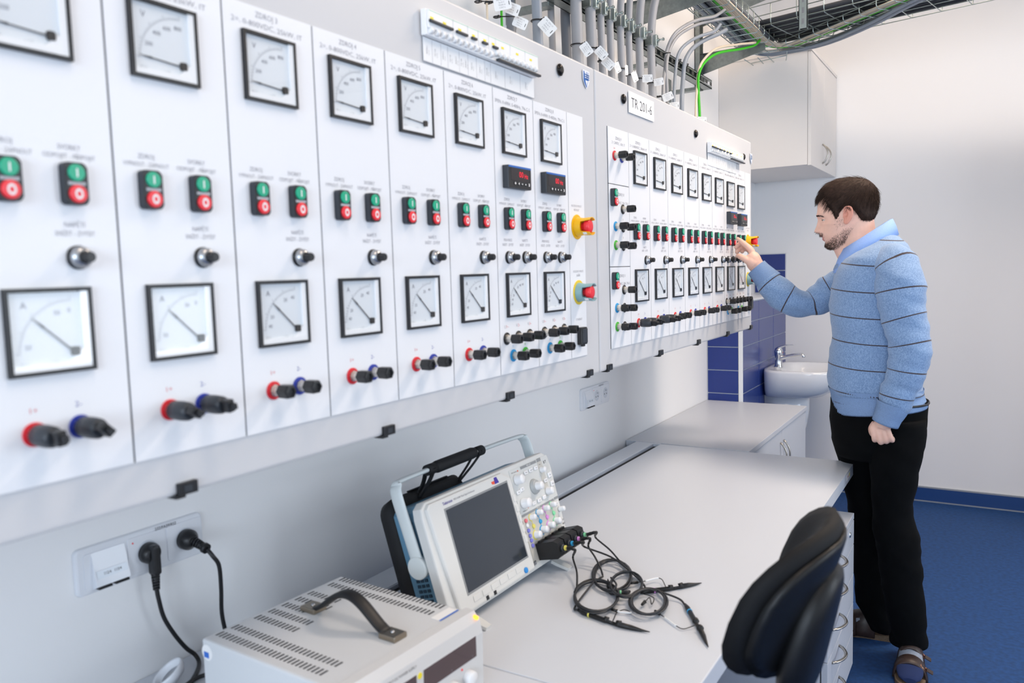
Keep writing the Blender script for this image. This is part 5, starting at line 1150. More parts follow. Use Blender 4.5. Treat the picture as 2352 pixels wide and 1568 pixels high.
man = thing('person', 'man in a striped light blue sweater and black trousers pointing at a switch', 'person', (1.10, 3.14, 0.0))
MINV = Matrix.Translation((1.10, 3.14, 0.0)).inverted()
def interp(tab, z):
    """tab rows sorted descending in column 0; smooth interpolation"""
    n = len(tab)
    if z >= tab[0][0]: return tab[0][1:]
    if z <= tab[-1][0]: return tab[-1][1:]
    for i in range(n - 1):
        if tab[i][0] >= z >= tab[i + 1][0]:
            t = (tab[i][0] - z) / (tab[i][0] - tab[i + 1][0])
            a, b, c, d = tab[max(i - 1, 0)], tab[i], tab[i + 1], tab[min(i + 2, n - 1)]
            return tuple(0.5 * (2 * b[k] + (c[k] - a[k]) * t + (2 * a[k] - 5 * b[k] + 4 * c[k] - d[k]) * t * t + (3 * b[k] - a[k] - 3 * c[k] + d[k]) * t ** 3) for k in range(1, len(b)))
HEADC = at_y(1945.6, 497.1, 3.125)      # centre between the ears
KM = 0.001
def HP(X, Y, Z): return HEADC + F_ * (X * KM) + Lf * (Y * KM) + UP * (Z * KM)
def head_local(p):
    d = p - HEADC; return d.dot(F_) / KM, d.dot(Lf) / KM, d.z / KM
HT = [(131, 12, -14, 8), (128, 32, -34, 26), (119, 56, -60, 47), (100, 79, -80, 63), (75, 93, -89, 71), (50, 100, -91, 75), (25, 102, -91, 76), (6, 103, -88, 75), (-8, 95, -82, 73), (-25, 91, -72, 70), (-45, 89, -58, 67),
      (-60, 89, -42, 63), (-75, 82, -28, 59), (-90, 73, -15, 52), (-104, 71, -4, 44), (-113, 62, 6, 33), (-118, 50, 16, 18)]
def gs(d, s): return math.exp(-0.5 * (d / s) ** 2)
NT = [(8, 0, 9), (0, 2, 8), (-8, 6, 7.5), (-20, 11, 8), (-32, 16, 9), (-42, 21, 11), (-49, 23, 12.5), (-54, 19, 13), (-58, 5, 13), (-62, 0, 12)]
def head_point(z, th, off=0.0):
    xf, xb, w = interp(HT, z); xc, a = (xf + xb) / 2, (xf - xb) / 2
    c, s = math.cos(th), math.sin(th); e = 2 / 2.35
    X = xc + (a + off) * math.copysign(abs(c) ** e, c); Y = (w + off) * math.copysign(abs(s) ** e, s)
    if c > 0: Y *= 1 - (0.16 if z > -30 else 0.26) * c * c
    if c > 0.2:
        k = (c - 0.2) / 0.8
        if z < 10:
            amp, sg = interp(NT, z); X += amp * gs(Y, sg)
        X += -10 * gs(abs(Y) - 31, 12) * gs(z + 7, 8.5) + 3.5 * gs(abs(Y) - 26, 16) * gs(z - 7, 5)
        X += 5 * gs(Y, 15) * gs(z + 66, 4) + 6 * gs(Y, 14) * gs(z + 81, 4) - 4 * gs(Y, 18) * gs(z + 73, 2.2) + 3 * gs(Y, 16) * gs(z + 105, 8)
        X += 4 * gs(abs(Y) - 15, 5) * gs(z + 50, 6)
    Y += math.copysign(3.5 * gs(abs(X) - 50, 22) * gs(z + 25, 14) if X > 0 else 0, Y)
    return X, Y, z
bb = MB(); rows = []; z = 131.0; NZ = 92
for j in range(NZ + 1):
    z = 131 - (131 + 118) * j / NZ
    rows.append([HP(*head_point(z, 2 * PI * k / 84)) for k in range(84)])
bb.grid(rows, True, True); bb._f(bb.R[0]); bb._f(list(reversed(bb.R[-1])))
# neck
def blob(pts, rad, n=20): bb.ring_tube(spline(pts, 4), rad_spline(rad, 4), n)
def rad_spline(r, n):
    out = []
    for i in range(len(r) - 1):
        for k in range(n): out.append(r[i] + (r[i + 1] - r[i]) * k / n)
    out.append(r[-1]); return out
blob([HP(-28, 0, 0), HP(-32, 0, -45), HP(-38, 0, -90), HP(-52, 0, -135), HP(-62, 0, -175)], [0.060, 0.062, 0.063, 0.069, 0.082], 28)
blob([HP(20, 0, -80), HP(0, 0, -110), HP(-20, 0, -145)], [0.040, 0.046, 0.05], 20)
# ears
for sd in (1, -1):
    def EP(X, Z, o=0): return HP(X, sd * (75 + o), Z)
    rim = [EP(10, 8, 0), EP(12, 20, 4), EP(6, 29, 8), EP(-5, 31, 11), EP(-14, 24, 13), EP(-17, 10, 13), EP(-14, -6, 11), EP(-8, -18, 8), EP(0, -27, 5), EP(6, -26, 3), EP(7, -16, 1)]
    bb.ring_tube(spline(rim, 4), rad_spline([0.003, 0.0032, 0.0034, 0.0036, 0.0038, 0.0038, 0.0038, 0.004, 0.0045, 0.0042, 0.0035], 4), 10)
    bb.ring_tube(spline([EP(0, 20, 4), EP(-7, 10, 7), EP(-6, -4, 6), EP(0, -18, 3)], 4), rad_spline([0.005, 0.006, 0.006, 0.006], 4), 10)
    bb.ring_tube(spline([EP(8, -2, -1), EP(7, -8, 2), EP(5, -12, 1)], 4), rad_spline([0.003, 0.004, 0.003], 4), 8)
# eyelids
for sd in (1, -1):
    for k in range(9):
        pass
# trunk under the clothes
SH_L, SH_R = at_y(2062, 620, 2.975), at_y(1962, 640, 3.275)
blob([at_y(2000, 560, 3.13), at_y(2008, 640, 3.12), at_y(2010, 760, 3.12), at_y(2012, 870, 3.12), at_y(2018, 960, 3.13)], [0.075, 0.118, 0.115, 0.115, 0.115], 24)
bb.ring_tube([SH_L, (SH_L + SH_R) / 2 + Vector((0, 0, 0.02)), SH_R], [0.058, 0.075, 0.055], 18)
EL_L, WR_L = at_y(2092, 800, 2.935), at_y(2036, 962, 2.930)
blob([SH_L, (SH_L + EL_L) / 2, EL_L, (EL_L + WR_L) / 2, WR_L], [0.055, 0.050, 0.043, 0.042, 0.030], 18)
EL_R, WR_R = at_y(1848, 698, 3.215), at_y(1744, 618, 3.160)
blob([SH_R, at_y(1915, 670, 3.255), at_y(1885, 686, 3.24), at_y(1858, 698, 3.215), at_y(1828, 694, 3.19), at_y(1798, 680, 3.175), at_y(1776, 660, 3.168), WR_R], [0.046, 0.040, 0.036, 0.032, 0.034, 0.033, 0.031, 0.028], 18)
HIP_L, HIP_R = at_y(2050, 965, 3.05), at_y(1978, 965, 3.22)
KN_L, AN_L = at_y(2060, 1230, 3.07), at_y(2089, 1462, 3.155)
KN_R, AN_R = at_y(2000, 1230, 3.24), at_y(2026, 1425, 3.31)
blob([HIP_L, (HIP_L + KN_L) / 2, KN_L, (KN_L + AN_L) / 2, AN_L], [0.070, 0.056, 0.044, 0.042, 0.034], 18)
blob([HIP_R, (HIP_R + KN_R) / 2, KN_R, (KN_R + AN_R) / 2, AN_R], [0.070, 0.056, 0.044, 0.042, 0.034], 18)
bb.ring_tube([HIP_L + UP * 0.03, HIP_R + UP * 0.03], [0.08, 0.08], 18)
# feet inside the socks
FT_L = (Vector((AN_L.x + 0.005, AN_L.y + 0.02, 0.055)), Vector((1.150, 3.08, 0.045)), Vector((1.152, 2.99, 0.034)))
FT_R = (Vector((AN_R.x + 0.02, 3.325, 0.055)), Vector((0.93, 3.315, 0.045)), Vector((0.83, 3.31, 0.034)))
for a, ft in ((AN_L, FT_L), (AN_R, FT_R)):
    bb.ring_tube([a, ft[0]], [0.036, 0.030], 14); bb.ring_tube(spline(ft, 4), rad_spline([0.028, 0.034, 0.026], 4), 14)
# ---- left hand: relaxed fist, back of the hand to the viewer
def C8(x, y, d): return at_y(1960 + x / 8.71, 880 + y / 8.71, d)
def finger(pts, r):
    bb.ring_tube(spline(pts, 4), rad_spline(r, 4), 12)
yl = 2.925
bb.ring_tube(spline([WR_L, C8(600, 810, yl + 0.008), C8(570, 900, yl + 0.006)], 3), rad_spline([0.027, 0.029, 0.026], 3), 16)
for (mx, my, px_, py, tx, ty, r) in ((385, 900, 425, 1120, 470, 1080, 0.0095), (480, 925, 545, 1165, 580, 1090, 0.0098), (590, 945, 655, 1150, 680, 1080, 0.0094), (700, 965, 770, 1130, 790, 1070, 0.0086)):
    finger([C8(mx + (560 - mx) * 0.3, 820 + (my - 900) * 0.5, yl + 0.004), C8(mx, my, yl - 0.004), C8((mx + px_) / 2, (my + py) / 2, yl - 0.006), C8(px_, py, yl - 0.001), C8(px_ + 12, py + 6, yl + 0.020), C8(tx, ty, yl + 0.034), C8(tx, ty - 60, yl + 0.032)], [r * 1.15, r * 1.12, r, r * 1.02, r * 0.95, r * 0.85, r * 0.7])
finger([C8(440, 800, yl + 0.022), C8(370, 900, yl + 0.034), C8(380, 1000, yl + 0.040), C8(430, 1070, yl + 0.042)], [0.013, 0.012, 0.0105, 0.008])
# ---- right hand: index finger on the green button
TIP = at_x(1692, 546.5, 0.4955 + 0.007)
yr = TIP.y
def C5(x, y, d): return at_y(1660 + x / 8.71, 520 + y / 8.71, yr + d)
bb.ring_tube(spline([WR_R, C5(640, 740, 0.0), C5(600, 640, -0.002), C5(570, 560, 0.0)], 4), rad_spline([0.0285, 0.031, 0.030, 0.024], 4), 18)
bb.ring_tube(spline([C5(640, 760, -0.012), C5(560, 690, -0.016), C5(500, 640, -0.012)], 3), rad_spline([0.022, 0.021, 0.014], 3), 14)
finger([C5(600, 600, -0.002), C5(575, 490, -0.004), C5(500, 405, -0.006), C5(415, 335, -0.006), C5(345, 278, -0.004), TIP], [0.0135, 0.0125, 0.0115, 0.0108, 0.0092, 0.0066])
finger([C5(610, 560, 0.014), C5(545, 440, 0.016), C5(430, 360, 0.018), C5(345, 350, 0.016), C5(295, 385, 0.010), C5(248, 440, 0.004)], [0.0130, 0.0122, 0.0108, 0.0105, 0.0092, 0.0070])
finger([C5(600, 560, 0.026), C5(540, 460, 0.030), C5(430, 405, 0.030), C5(345, 430, 0.026), C5(295, 490, 0.016), C5(278, 535, 0.008)], [0.0125, 0.0118, 0.0105, 0.0102, 0.009, 0.0070])
finger([C5(600, 580, 0.036), C5(550, 500, 0.042), C5(470, 450, 0.042), C5(400, 470, 0.038), C5(385, 525, 0.028)], [0.0115, 0.0105, 0.0095, 0.0090, 0.0072])
finger([C5(600, 720, -0.012), C5(510, 690, -0.022), C5(425, 640, -0.024), C5(350, 600, -0.016), C5(282, 578, -0.006)], [0.018, 0.0150, 0.0120, 0.0118, 0.0080])
tmp = inst('tmp', bb.mesh('tmp', M_skin))
md = tmp.modifiers.new('r', 'REMESH'); md.mode = 'VOXEL'; md.voxel_size = 0.0030; md.adaptivity = 0.0
ms = tmp.modifiers.new('s', 'SMOOTH'); ms.factor = 0.5; ms.iterations = 3
dg = bpy.context.evaluated_depsgraph_get(); bme = bpy.data.meshes.new_from_object(tmp.evaluated_get(dg)); bpy.data.objects.remove(tmp)
bme.materials.clear()
for m in (M_skin, M_lip, M_ear): bme.materials.append(m)
def beardness(X, Y, Z):
    """1 inside the beard region"""
    aY = abs(Y)
    if Z > -5 or X < -22: return 0
    if Z > -40 and aY > 45 and 8 < X < 42 - (Z + 40) * 0.2: return 0.5          # thin upper cheek beard
    if -66 < Z < -56 and aY < 30 and X > 60: return 1       # moustache
    cheek = -46 - max(0, X - 5) * 0.75                        # lower edge of the bare cheek, seen from the side
    if Z < cheek and X < 92 and Z > -122 and X > -18 + (-Z - 60) * 0.10:
        if X > 62 and -90 < Z < -58 and aY < 24: return 0
        if X < 4 and Z < -104 - X: return 0
        return 1
    return 0
cen = HEADC; rj = random.Random(3)
for p in bme.polygons:
    p.use_smooth = True
    c = p.center
    if c.z > cen.z - 0.13:
        X, Y, Z = head_local(c)
        if X > 74 and abs(Y) < 22 - max(0, 82 - X) * 0.5 and (-86 < Z < -64) and abs(Z + 73) > 0.0: p.material_index = 1
        elif abs(Y) > 74.5 and -24 < X < 13 and -34 < Z < 38: p.material_index = 2
body = inst('body', bme, man); body.matrix_local = MINV
def mb_build(b, name, m, par=None):
    o = b.build(name, m, par or man)
    if par is None: o.matrix_local = MINV
    return o
# eyes
M_eye = mat('eye_white', 'cfc5c0', 0.2, coat=0.5); M_iris = mat('iris_dark', '3a2d26', 0.2)
for sd in (1, -1):
    c = HP(72.5, sd * 30.5, -8.5); b = MB()
    g = [[c + (F_ * math.cos(a) + Lf * (math.sin(a) * math.cos(t)) + UP * (math.sin(a) * math.sin(t))) * 0.0118 for t in [2 * PI * k / 16 for k in range(16)]] for a in [PI * (j + 0.02) / 12.2 for j in range(13)]]
    b.grid(g, True, True); e = mb_build(b, 'eye', M_eye)
    b = MB(); g = [[c + (F_ * math.cos(a) + Lf * (math.sin(a) * math.cos(t)) + UP * (math.sin(a) * math.sin(t))) * 0.0121 for t in [2 * PI * k / 16 for k in range(16)]] for a in (0.01, 0.3, 0.62)]
    b.grid(g, True, True); b.build('iris', M_iris, e)
    b = MB()
    for (za, zb, r) in ((-0.02, 1.35, 0.0131), (-1.3, -0.40, 0.0128)):
        g = [[c + (F_ * (math.cos(el) * math.cos(az)) + Lf * (sd * 1.0 * math.cos(el) * math.sin(az)) + UP * math.sin(el)) * r for az in [-1.35 + 2.7 * k / 16 for k in range(17)]] for el in [za + (zb - za) * j / 6 for j in range(7)]]
        b.grid(g, False, True)
    lid = mb_build(b, 'eyelid', M_skin)
    MB().ring_tube([c + (F_ * (math.cos(-0.03) * math.cos(az)) + Lf * (sd * math.cos(-0.03) * math.sin(az)) + UP * math.sin(-0.03)) * 0.0135 for az in [-1.1 + 2.2 * k / 12 for k in range(13)]], 0.0007, 6).build('eyelashes', M_hair, lid)
# hair cap and strands
BT = [(-102, -47), (-82, -46), (-55, -27), (-46, -16), (-36, -2), (-24, 16), (-10, 28), (6, 28), (16, 20), (27, 10), (31, -8), (38, -12), (44, 8), (52, 20), (66, 38), (72, 60), (76, 80), (92, 84), (140, 88)]
def hairline(X):
    for (a, za), (b_, zb) in zip(BT[:-1], BT[1:]):
        if a <= X <= b_: return za + (zb - za) * (X - a) / (b_ - a)
    return BT[0][1] if X < BT[0][0] else BT[-1][1]
def cap_off(X, Z):
    d = Z - hairline(X); return -2.0 if d < -3 else min(11.0, (d + 3) * 0.45) - 1.0
b = MB(); rows = []
for j in range(86):
    z = 131 - 176 * j / 85; r = []
    for k in range(110):
        th = 2 * PI * k / 110; X, Y, Z = head_point(z, th); o = cap_off(X, Z); X2, Y2, Z2 = head_point(z, th, o)
        r.append((HP(X2, Y2, Z2 + (o * 0.75 if z > 70 else 0)), o))
    rows.append(r)
V = [[b.bm.verts.new(p) for p, o in r] for r in rows]
for j in range(85):
    for k in range(110):
        q = [(j, k), (j, (k + 1) % 110), (j + 1, (k + 1) % 110), (j + 1, k)]
        if max(rows[a][c][1] for a, c in q) > -1.9: b._f([V[a][c] for a, c in q], True)
b._f(V[0])
for v in [v for v in b.bm.verts if not v.link_faces]: b.bm.verts.remove(v)
hair = mb_build(b, 'hair', M_hair)
rnd = random.Random(7); b = MB()
def strand(b, pts, r0):
    n = len(pts); T = (pts[-1] - pts[0]).normalized(); u, v = frame_from(T); rg = []
    for i, p in enumerate(pts):
        r = r0 * (1 - 0.85 * i / (n - 1)); rg.append([b.bm.verts.new(p + (u * math.cos(a) + v * math.sin(a)) * r) for a in (0, 2.09, 4.19)])
    for i in range(n - 1):
        for k in range(3): b._f([rg[i][k], rg[i][(k + 1) % 3], rg[i + 1][(k + 1) % 3], rg[i + 1][k]], True)
cnt = 0
while cnt < 5200:
    z = rnd.uniform(-42, 130.5); th = rnd.uniform(0, 2 * PI)
    if rnd.random() > (interp(HT, z)[2] / 76.0): continue
    X, Y, Z = head_point(z, th)
    if Z < hairline(X) + rnd.uniform(-3, 2): continue
    o = cap_off(X, Z); cnt += 1
    # flow away from the crown, forwards on top
    fx, fz = X + 52, Z - 118; L = rnd.uniform(22, 38) if Z > 35 else rnd.uniform(8, 15)
    if Z <= 10: L = rnd.uniform(5, 9)
    d2 = Vector((fx + (25 if Z > 50 else -4), Y * 0.55, fz - 12)); 
    if d2.length < 1: continue
    d2.normalize(); pts = []
    P = Vector((X, Y, Z)); N = Vector((X - 3, Y * 1.2, Z - 30)).normalized(); base = P + N * (o * 0.9 + 0.5)
    d3 = (d2 - N * d2.dot(N)); 
    if d3.length < 0.05: continue
    d3.normalize(); jit = Vector((rnd.gauss(0, .13), rnd.gauss(0, .13), rnd.gauss(0, .13))); d3 = (d3 + jit).normalized()
    lift = rnd.uniform(0.02, 0.20)
    for i in range(5):
        t = i / 4 * L; q = base + d3 * t + N * (lift * t - 0.0066 * t * t)
        if i > 1 and X > 70 and Z > 75: q = q + Vector((0.04 * t, 0, -0.018 * t * t * 0.6))
        pts.append(HP(q.x, q.y, q.z))
    strand(b, pts, 0.00062)
for k in range(420):      # fringe falling over the forehead
    y = rnd.uniform(-46, 52); X0 = 80 - abs(y) * 0.25; Z0 = 94 + rnd.uniform(-4, 12); L = rnd.uniform(34, 52)
    pts = []
    for i in range(7):
        t = i / 6; pts.append(HP(X0 + 36 * t - 4 * t * t + rnd.gauss(0, 0.5), y * (1 + 0.05 * t), Z0 - L * t ** 1.35))
    strand(b, pts, 0.0007)
b.build('hair_strands', M_hair, hair)
# beard and brows
b = MB(); cnt = 0; tries = 0
while cnt < 6800 and tries < 160000:
    tries += 1
    z = rnd.uniform(-117, 0); th = rnd.uniform(-PI, PI); X, Y, Z = head_point(z, th); k = beardness(X + rnd.gauss(0, 4), Y, Z + rnd.gauss(0, 4))
    if k == 0 or rnd.random() > (1 if k == 1 else 0.22): continue
    if Z > -75 and k == 1 and X < 60 and rnd.random() > 0.55 + (-46 - Z) * 0.03: continue
    cnt += 1; N = Vector((X - 10, Y, 0.35 * (Z + 40))).normalized(); d = (N * 0.75 + Vector((0.25, 0, -0.9)) + Vector((rnd.gauss(0, .25), rnd.gauss(0, .25), rnd.gauss(0, .2)))).normalized(); L = rnd.uniform(3.5, 8)
    P = Vector((X, Y, Z)) - N * 1.0; strand(b, [HP(*(P + d * (L * t))) for t in (0, 0.5, 1)], 0.00034)
mb_build(b, 'beard', M_hair2)
b = MB()
for sd in (1, -1):
    for k in range(130):
        y = rnd.uniform(14, 48); zz = 5 + rnd.uniform(-2.5, 3) - max(0, y - 36) * 0.35
        th = min((abs(head_point(zz, t)[1] - y), t) for t in [i * 0.02 for i in range(70)])[1]; X, Y, Z = head_point(zz, th)
        strand(b, [HP(X - 1, sd * y, Z), HP(X + 1.8, sd * (y + 3), Z + 0.8), HP(X + 1.2, sd * (y + 7), Z)], 0.0004)
mb_build(b, 'eyebrows', M_hair)
# ---- nail on the index finger and thumb
for q, dn in ((C5(290, 232, -0.010), Vector((-0.3, -0.5, 0.8))), (C5(300, 575, -0.016), Vector((-0.2, -1, 0.1)))):
    pass
# ---- sweater
M_sw = bpy.data.materials.new('striped_blue_knit'); M_sw.use_nodes = True; nt = M_sw.node_tree; pb = nt.nodes['Principled BSDF']; pb.inputs['Roughness'].default_value = 0.85; pb.inputs['Sheen Weight'].default_value = 0.25
uvn = nt.nodes.new('ShaderNodeUVMap'); uvn.uv_map = 'knit'; sep = nt.nodes.new('ShaderNodeSeparateXYZ'); nt.links.new(uvn.outputs[0], sep.inputs[0])
fr = nt.nodes.new('ShaderNodeMath'); fr.operation = 'FRACT'; nt.links.new(sep.outputs['Y'], fr.inputs[0])
lt = nt.nodes.new('ShaderNodeMath'); lt.operation = 'LESS_THAN'; nt.links.new(fr.outputs[0], lt.inputs[0]); lt.inputs[1].default_value = 0.042
tc = nt.nodes.new('ShaderNodeTexCoord'); nz = nt.nodes.new('ShaderNodeTexNoise'); nz.inputs['Scale'].default_value = 380; nz.inputs['Detail'].default_value = 3; mp = nt.nodes.new('ShaderNodeMapping'); mp.inputs['Scale'].default_value = (1, 1, 0.5)
nt.links.new(tc.outputs['Object'], mp.inputs[0]); nt.links.new(mp.outputs[0], nz.inputs['Vector'])
mr = nt.nodes.new('ShaderNodeMapRange'); mr.inputs[1].default_value = 0.35; mr.inputs[2].default_value = 0.65; nt.links.new(nz.outputs['Fac'], mr.inputs[0])
m1 = nt.nodes.new('ShaderNodeMix'); m1.data_type = 'RGBA'; m1.inputs[6].default_value = rgb('6c8bb4'); m1.inputs[7].default_value = rgb('8fabcf'); nt.links.new(mr.outputs[0], m1.inputs[0])
m2 = nt.nodes.new('ShaderNodeMix'); m2.data_type = 'RGBA'; m2.inputs[7].default_value = rgb('3b3136'); nt.links.new(m1.outputs[2], m2.inputs[6]); nt.links.new(lt.outputs[0], m2.inputs[0]); nt.links.new(m2.outputs[2], pb.inputs['Base Color'])
bp = nt.nodes.new('ShaderNodeBump'); bp.inputs['Strength'].default_value = 0.5; bp.inputs['Distance'].default_value = 0.0012; nt.links.new(nz.outputs['Fac'], bp.inputs['Height']); nt.links.new(bp.outputs[0], pb.inputs['Normal'])
M_rib = mat('ribbed_blue_knit', '809cc4', 0.85, noise=(380, 0.12))
def loft(rings, name, m, par=None, uv=None, cap=True):
    b = MB(); b.grid(rings, True, True)
    if cap: b._f(b.R[-1]); b._f(list(reversed(b.R[0])))
    return b
class Multi:
    """several closed lofts in one garment mesh, with a V coordinate for the stripes"""
    def __init__(s): s.b = MB(); s.uv = s.b.bm.loops.layers.uv.new('knit')
    def add(s, rings, vals, caps=(True, True)):
        s.b.grid(rings, True, True); R = s.b.R; vmap = {}
        for r, vv in zip(R, vals):
            for k, v in enumerate(r): vmap[v] = vv[k] if hasattr(vv, '__len__') else vv
        if caps[0]: s.b._f(list(reversed(R[0])))
        if caps[1]: s.b._f(R[-1])
        for v in vmap:
            for f in v.link_faces:
                for l in f.loops:
                    if l.vert in vmap: l[s.uv].uv = (0.0, vmap[l.vert])
def fold(p, amp, f=1.0, seed=0.0):
    return amp * (math.sin(p.x * 31 * f + p.z * 47 * f + seed) * 0.6 + math.sin(p.y * 37 * f - p.z * 71 * f + seed * 2.3) * 0.4 + 0.5 * math.sin(p.z * 113 * f + p.x * 60 + seed))
Ft = (F_ * math.cos(0.42) + Lf * math.sin(0.42)); Lt = (Lf * math.cos(0.42) - F_ * math.sin(0.42))
def hring(pyl, pxl, pxr, y, dep, n=56, e=2.4, tilt=0.0, amp=0.0, seed=0.0, cw=0.0):
    """ring seen in the photograph between (pxl, pyl) and (pxr, pyl); dep = half depth away from the viewer"""
    A, B = at_y(pxl, pyl, y), at_y(pxr, pyl, y); c = (A + B) / 2 + Vector((0, cw, 0)); a = (B - A).length / 2; out = []
    for k in range(n):
        t = 2 * PI * k / n; cx, sx = math.cos(t), math.sin(t); cx = math.copysign(abs(cx) ** (2 / e), cx); sx = math.copysign(abs(sx) ** (2 / e), sx)
        p = c + U_ * (a * cx) - Lf * (dep * sx) + UP * (tilt * cx)
        if amp: p = p + (p - c).normalized() * fold(p, amp, 1.0, seed)
        out.append(p)
    return out
sw = Multi()
TR = [(545, 1998, 2040, 0.060, 0.020), (556, 1978, 2064, 0.100, 0.018), (570, 1958, 2084, 0.148, 0.012), (590, 1936, 2096, 0.178, 0.004), (620, 1921, 2104, 0.188, 0), (660, 1909, 2106, 0.188, 0), (700, 1906, 2108, 0.182, 0), (740, 1908, 2109, 0.176, 0), (770, 1914, 2110, 0.172, 0),
      (800, 1907, 2111, 0.170, 0), (830, 1903, 2113, 0.170, 0), (860, 1902, 2117, 0.171, 0), (885, 1904, 2121, 0.172, 0), (900, 1909, 2122, 0.168, 0)]
rings, vals = [], []
for i in range(len(TR) * 3 - 2):
    f = i / 3; k = min(int(f), len(TR) - 2); t = f - k; a, c = TR[k], TR[k + 1]; row = [a[j] + (c[j] - a[j]) * t for j in range(5)]
    r = hring(row[0], row[1], row[2], 3.125, row[3], amp=0.0022 if row[0] > 560 else 0.0, tilt=row[4], e=2.25)
    rings.append(r); vals.append([(p.z - 1.0235 + 0.012 * math.sin(2 * PI * q / 56 + 2.2)) / 0.0905 for q, p in enumerate(r)])
sw.add(rings, vals)
def sleeve(path, s0, seed, amp, nn=30):
    """path rows: px, py, y-plane, half width in px"""
    P = [at_y(a, b_, y) for a, b_, y, w in path]; Wd = [w * mpp(p) for (a, b_, y, w), p in zip(path, P)]
    pts = spline(P, 7); rad = rad_spline(Wd, 7); rings, vals = [], []; L = s0; u, v = frame_from((pts[1] - pts[0]).normalized(), U_)
    for i, p in enumerate(pts):
        T = (pts[min(i + 1, len(pts) - 1)] - pts[max(i - 1, 0)]).normalized(); u = (u - T * u.dot(T)).normalized(); v = T.cross(u)
        if i: L += (p - pts[i - 1]).length
        rg, vl = [], []
        for k in range(nn):
            a = 2 * PI * k / nn; q = p + (u * math.cos(a) + v * math.sin(a)) * rad[i]; q = q + (q - p).normalized() * fold(q, amp, 1.3, seed) * min(1, i / 6); rg.append(q); vl.append((L + 0.006 * math.sin(a + seed)) / 0.0905)
        rings.append(rg); vals.append(vl)
    return rings, vals, pts, rad
LS = [(2040, 585, 3.01, 30), (2056, 605, 2.975, 46), (2067, 650, 2.955, 54), (2071, 700, 2.945, 51), (2081, 750, 2.94, 46), (2090, 800, 2.935, 46), (2083, 850, 2.932, 42), (2068, 888, 2.93, 38), (2058, 915, 2.93, 37), (2050, 938, 2.93, 33)]
r_, v_, ptsL, _ = sleeve(LS, 0.030, 1.0, 0.0030); sw.add(r_, v_)
RS = [(1990, 640, 3.24, 40), (1950, 655, 3.26, 46), (1915, 668, 3.255, 42), (1885, 684, 3.24, 36), (1858, 697, 3.215, 30), (1828, 693, 3.19, 32), (1798, 678, 3.175, 34), (1776, 658, 3.168, 33), (1762, 641, 3.165, 30)]
r_, v_, ptsR, _ = sleeve(RS, 0.046, 2.0, 0.0042); sw.add(r_, v_)
swo = mb_build(sw.b, 'sweater', M_sw)
def ribbed(path, n, name, ribs, depth=0.0013):
    P = [at_y(a, b_, y) for a, b_, y, w in path]; Wd = [w * mpp(p) for (a, b_, y, w), p in zip(path, P)]; pts = spline(P, 4); rad = rad_spline(Wd, 4); b = MB(); rings = []; u, v = frame_from((pts[1] - pts[0]).normalized(), U_)
    for i, p in enumerate(pts):
        T = (pts[min(i + 1, len(pts) - 1)] - pts[max(i - 1, 0)]).normalized(); u = (u - T * u.dot(T)).normalized(); v = T.cross(u)
        rings.append([p + (u * math.cos(2 * PI * k / n) + v * math.sin(2 * PI * k / n)) * (rad[i] + (depth if k % 2 else -depth)) for k in range(n)])
    T = (pts[-1] - pts[-2]).normalized(); rings.append([pts[-1] + (q - pts[-1]) * 0.82 for q in rings[-1]]); rings.append([q - T * 0.02 for q in rings[-1]])
    b.grid(rings, True, True); return b.build(name, M_rib, swo)
ribbed([(2053, 926, 2.93, 36), (2048, 940, 2.93, 33), (2040, 956, 2.93, 29.5), (2033, 972, 2.93, 28.5)], 96, 'ribbed_cuff', 48)
ribbed([(1768, 648, 3.166, 30), (1758, 637, 3.165, 27), (1746, 624, 3.162, 24), (1737, 614, 3.160, 23)], 96, 'ribbed_cuff', 48)
b = MB(); rings = []
for (py, l, r, dep, tl) in ((888, 1904, 2122, 0.172, 0.0), (900, 1909, 2121, 0.166, 0.002), (918, 1912, 2126, 0.166, 0.008), (934, 1915, 2131, 0.167, 0.014), (938, 1917, 2129, 0.164, 0.014), (925, 1925, 2120, 0.155, 0.01)):
    rg = hring(py, l, r, 3.125, dep, n=240, tilt=tl, e=2.25); c = sum(rg, Vector()) / len(rg); rings.append([p + (p - c).normalized() * (0.0009 if k % 2 else -0.0009) for k, p in enumerate(rg)])
b.grid(rings, True, True); b.build('ribbed_hem', M_rib, swo)
# neckline rib
NKC = at_y(1990, 566, 3.128)
def nring(rx, ry, dz, tilt, n=64, c=NKC, ox=0.0):
    return [c + F_ * (rx * math.cos(2 * PI * k / n) + ox) + Lf * (ry * math.sin(2 * PI * k / n)) + UP * (dz - tilt * math.cos(2 * PI * k / n)) for k in range(n)]
b = MB(); b.grid([nring(0.108, 0.098, -0.028, 0.054, ox=0.004), nring(0.101, 0.092, -0.012, 0.052, ox=0.004), nring(0.094, 0.085, -0.004, 0.050, ox=0.002), nring(0.084, 0.078, -0.010, 0.046)], True, True); b.build('neck_rib', M_rib, swo)
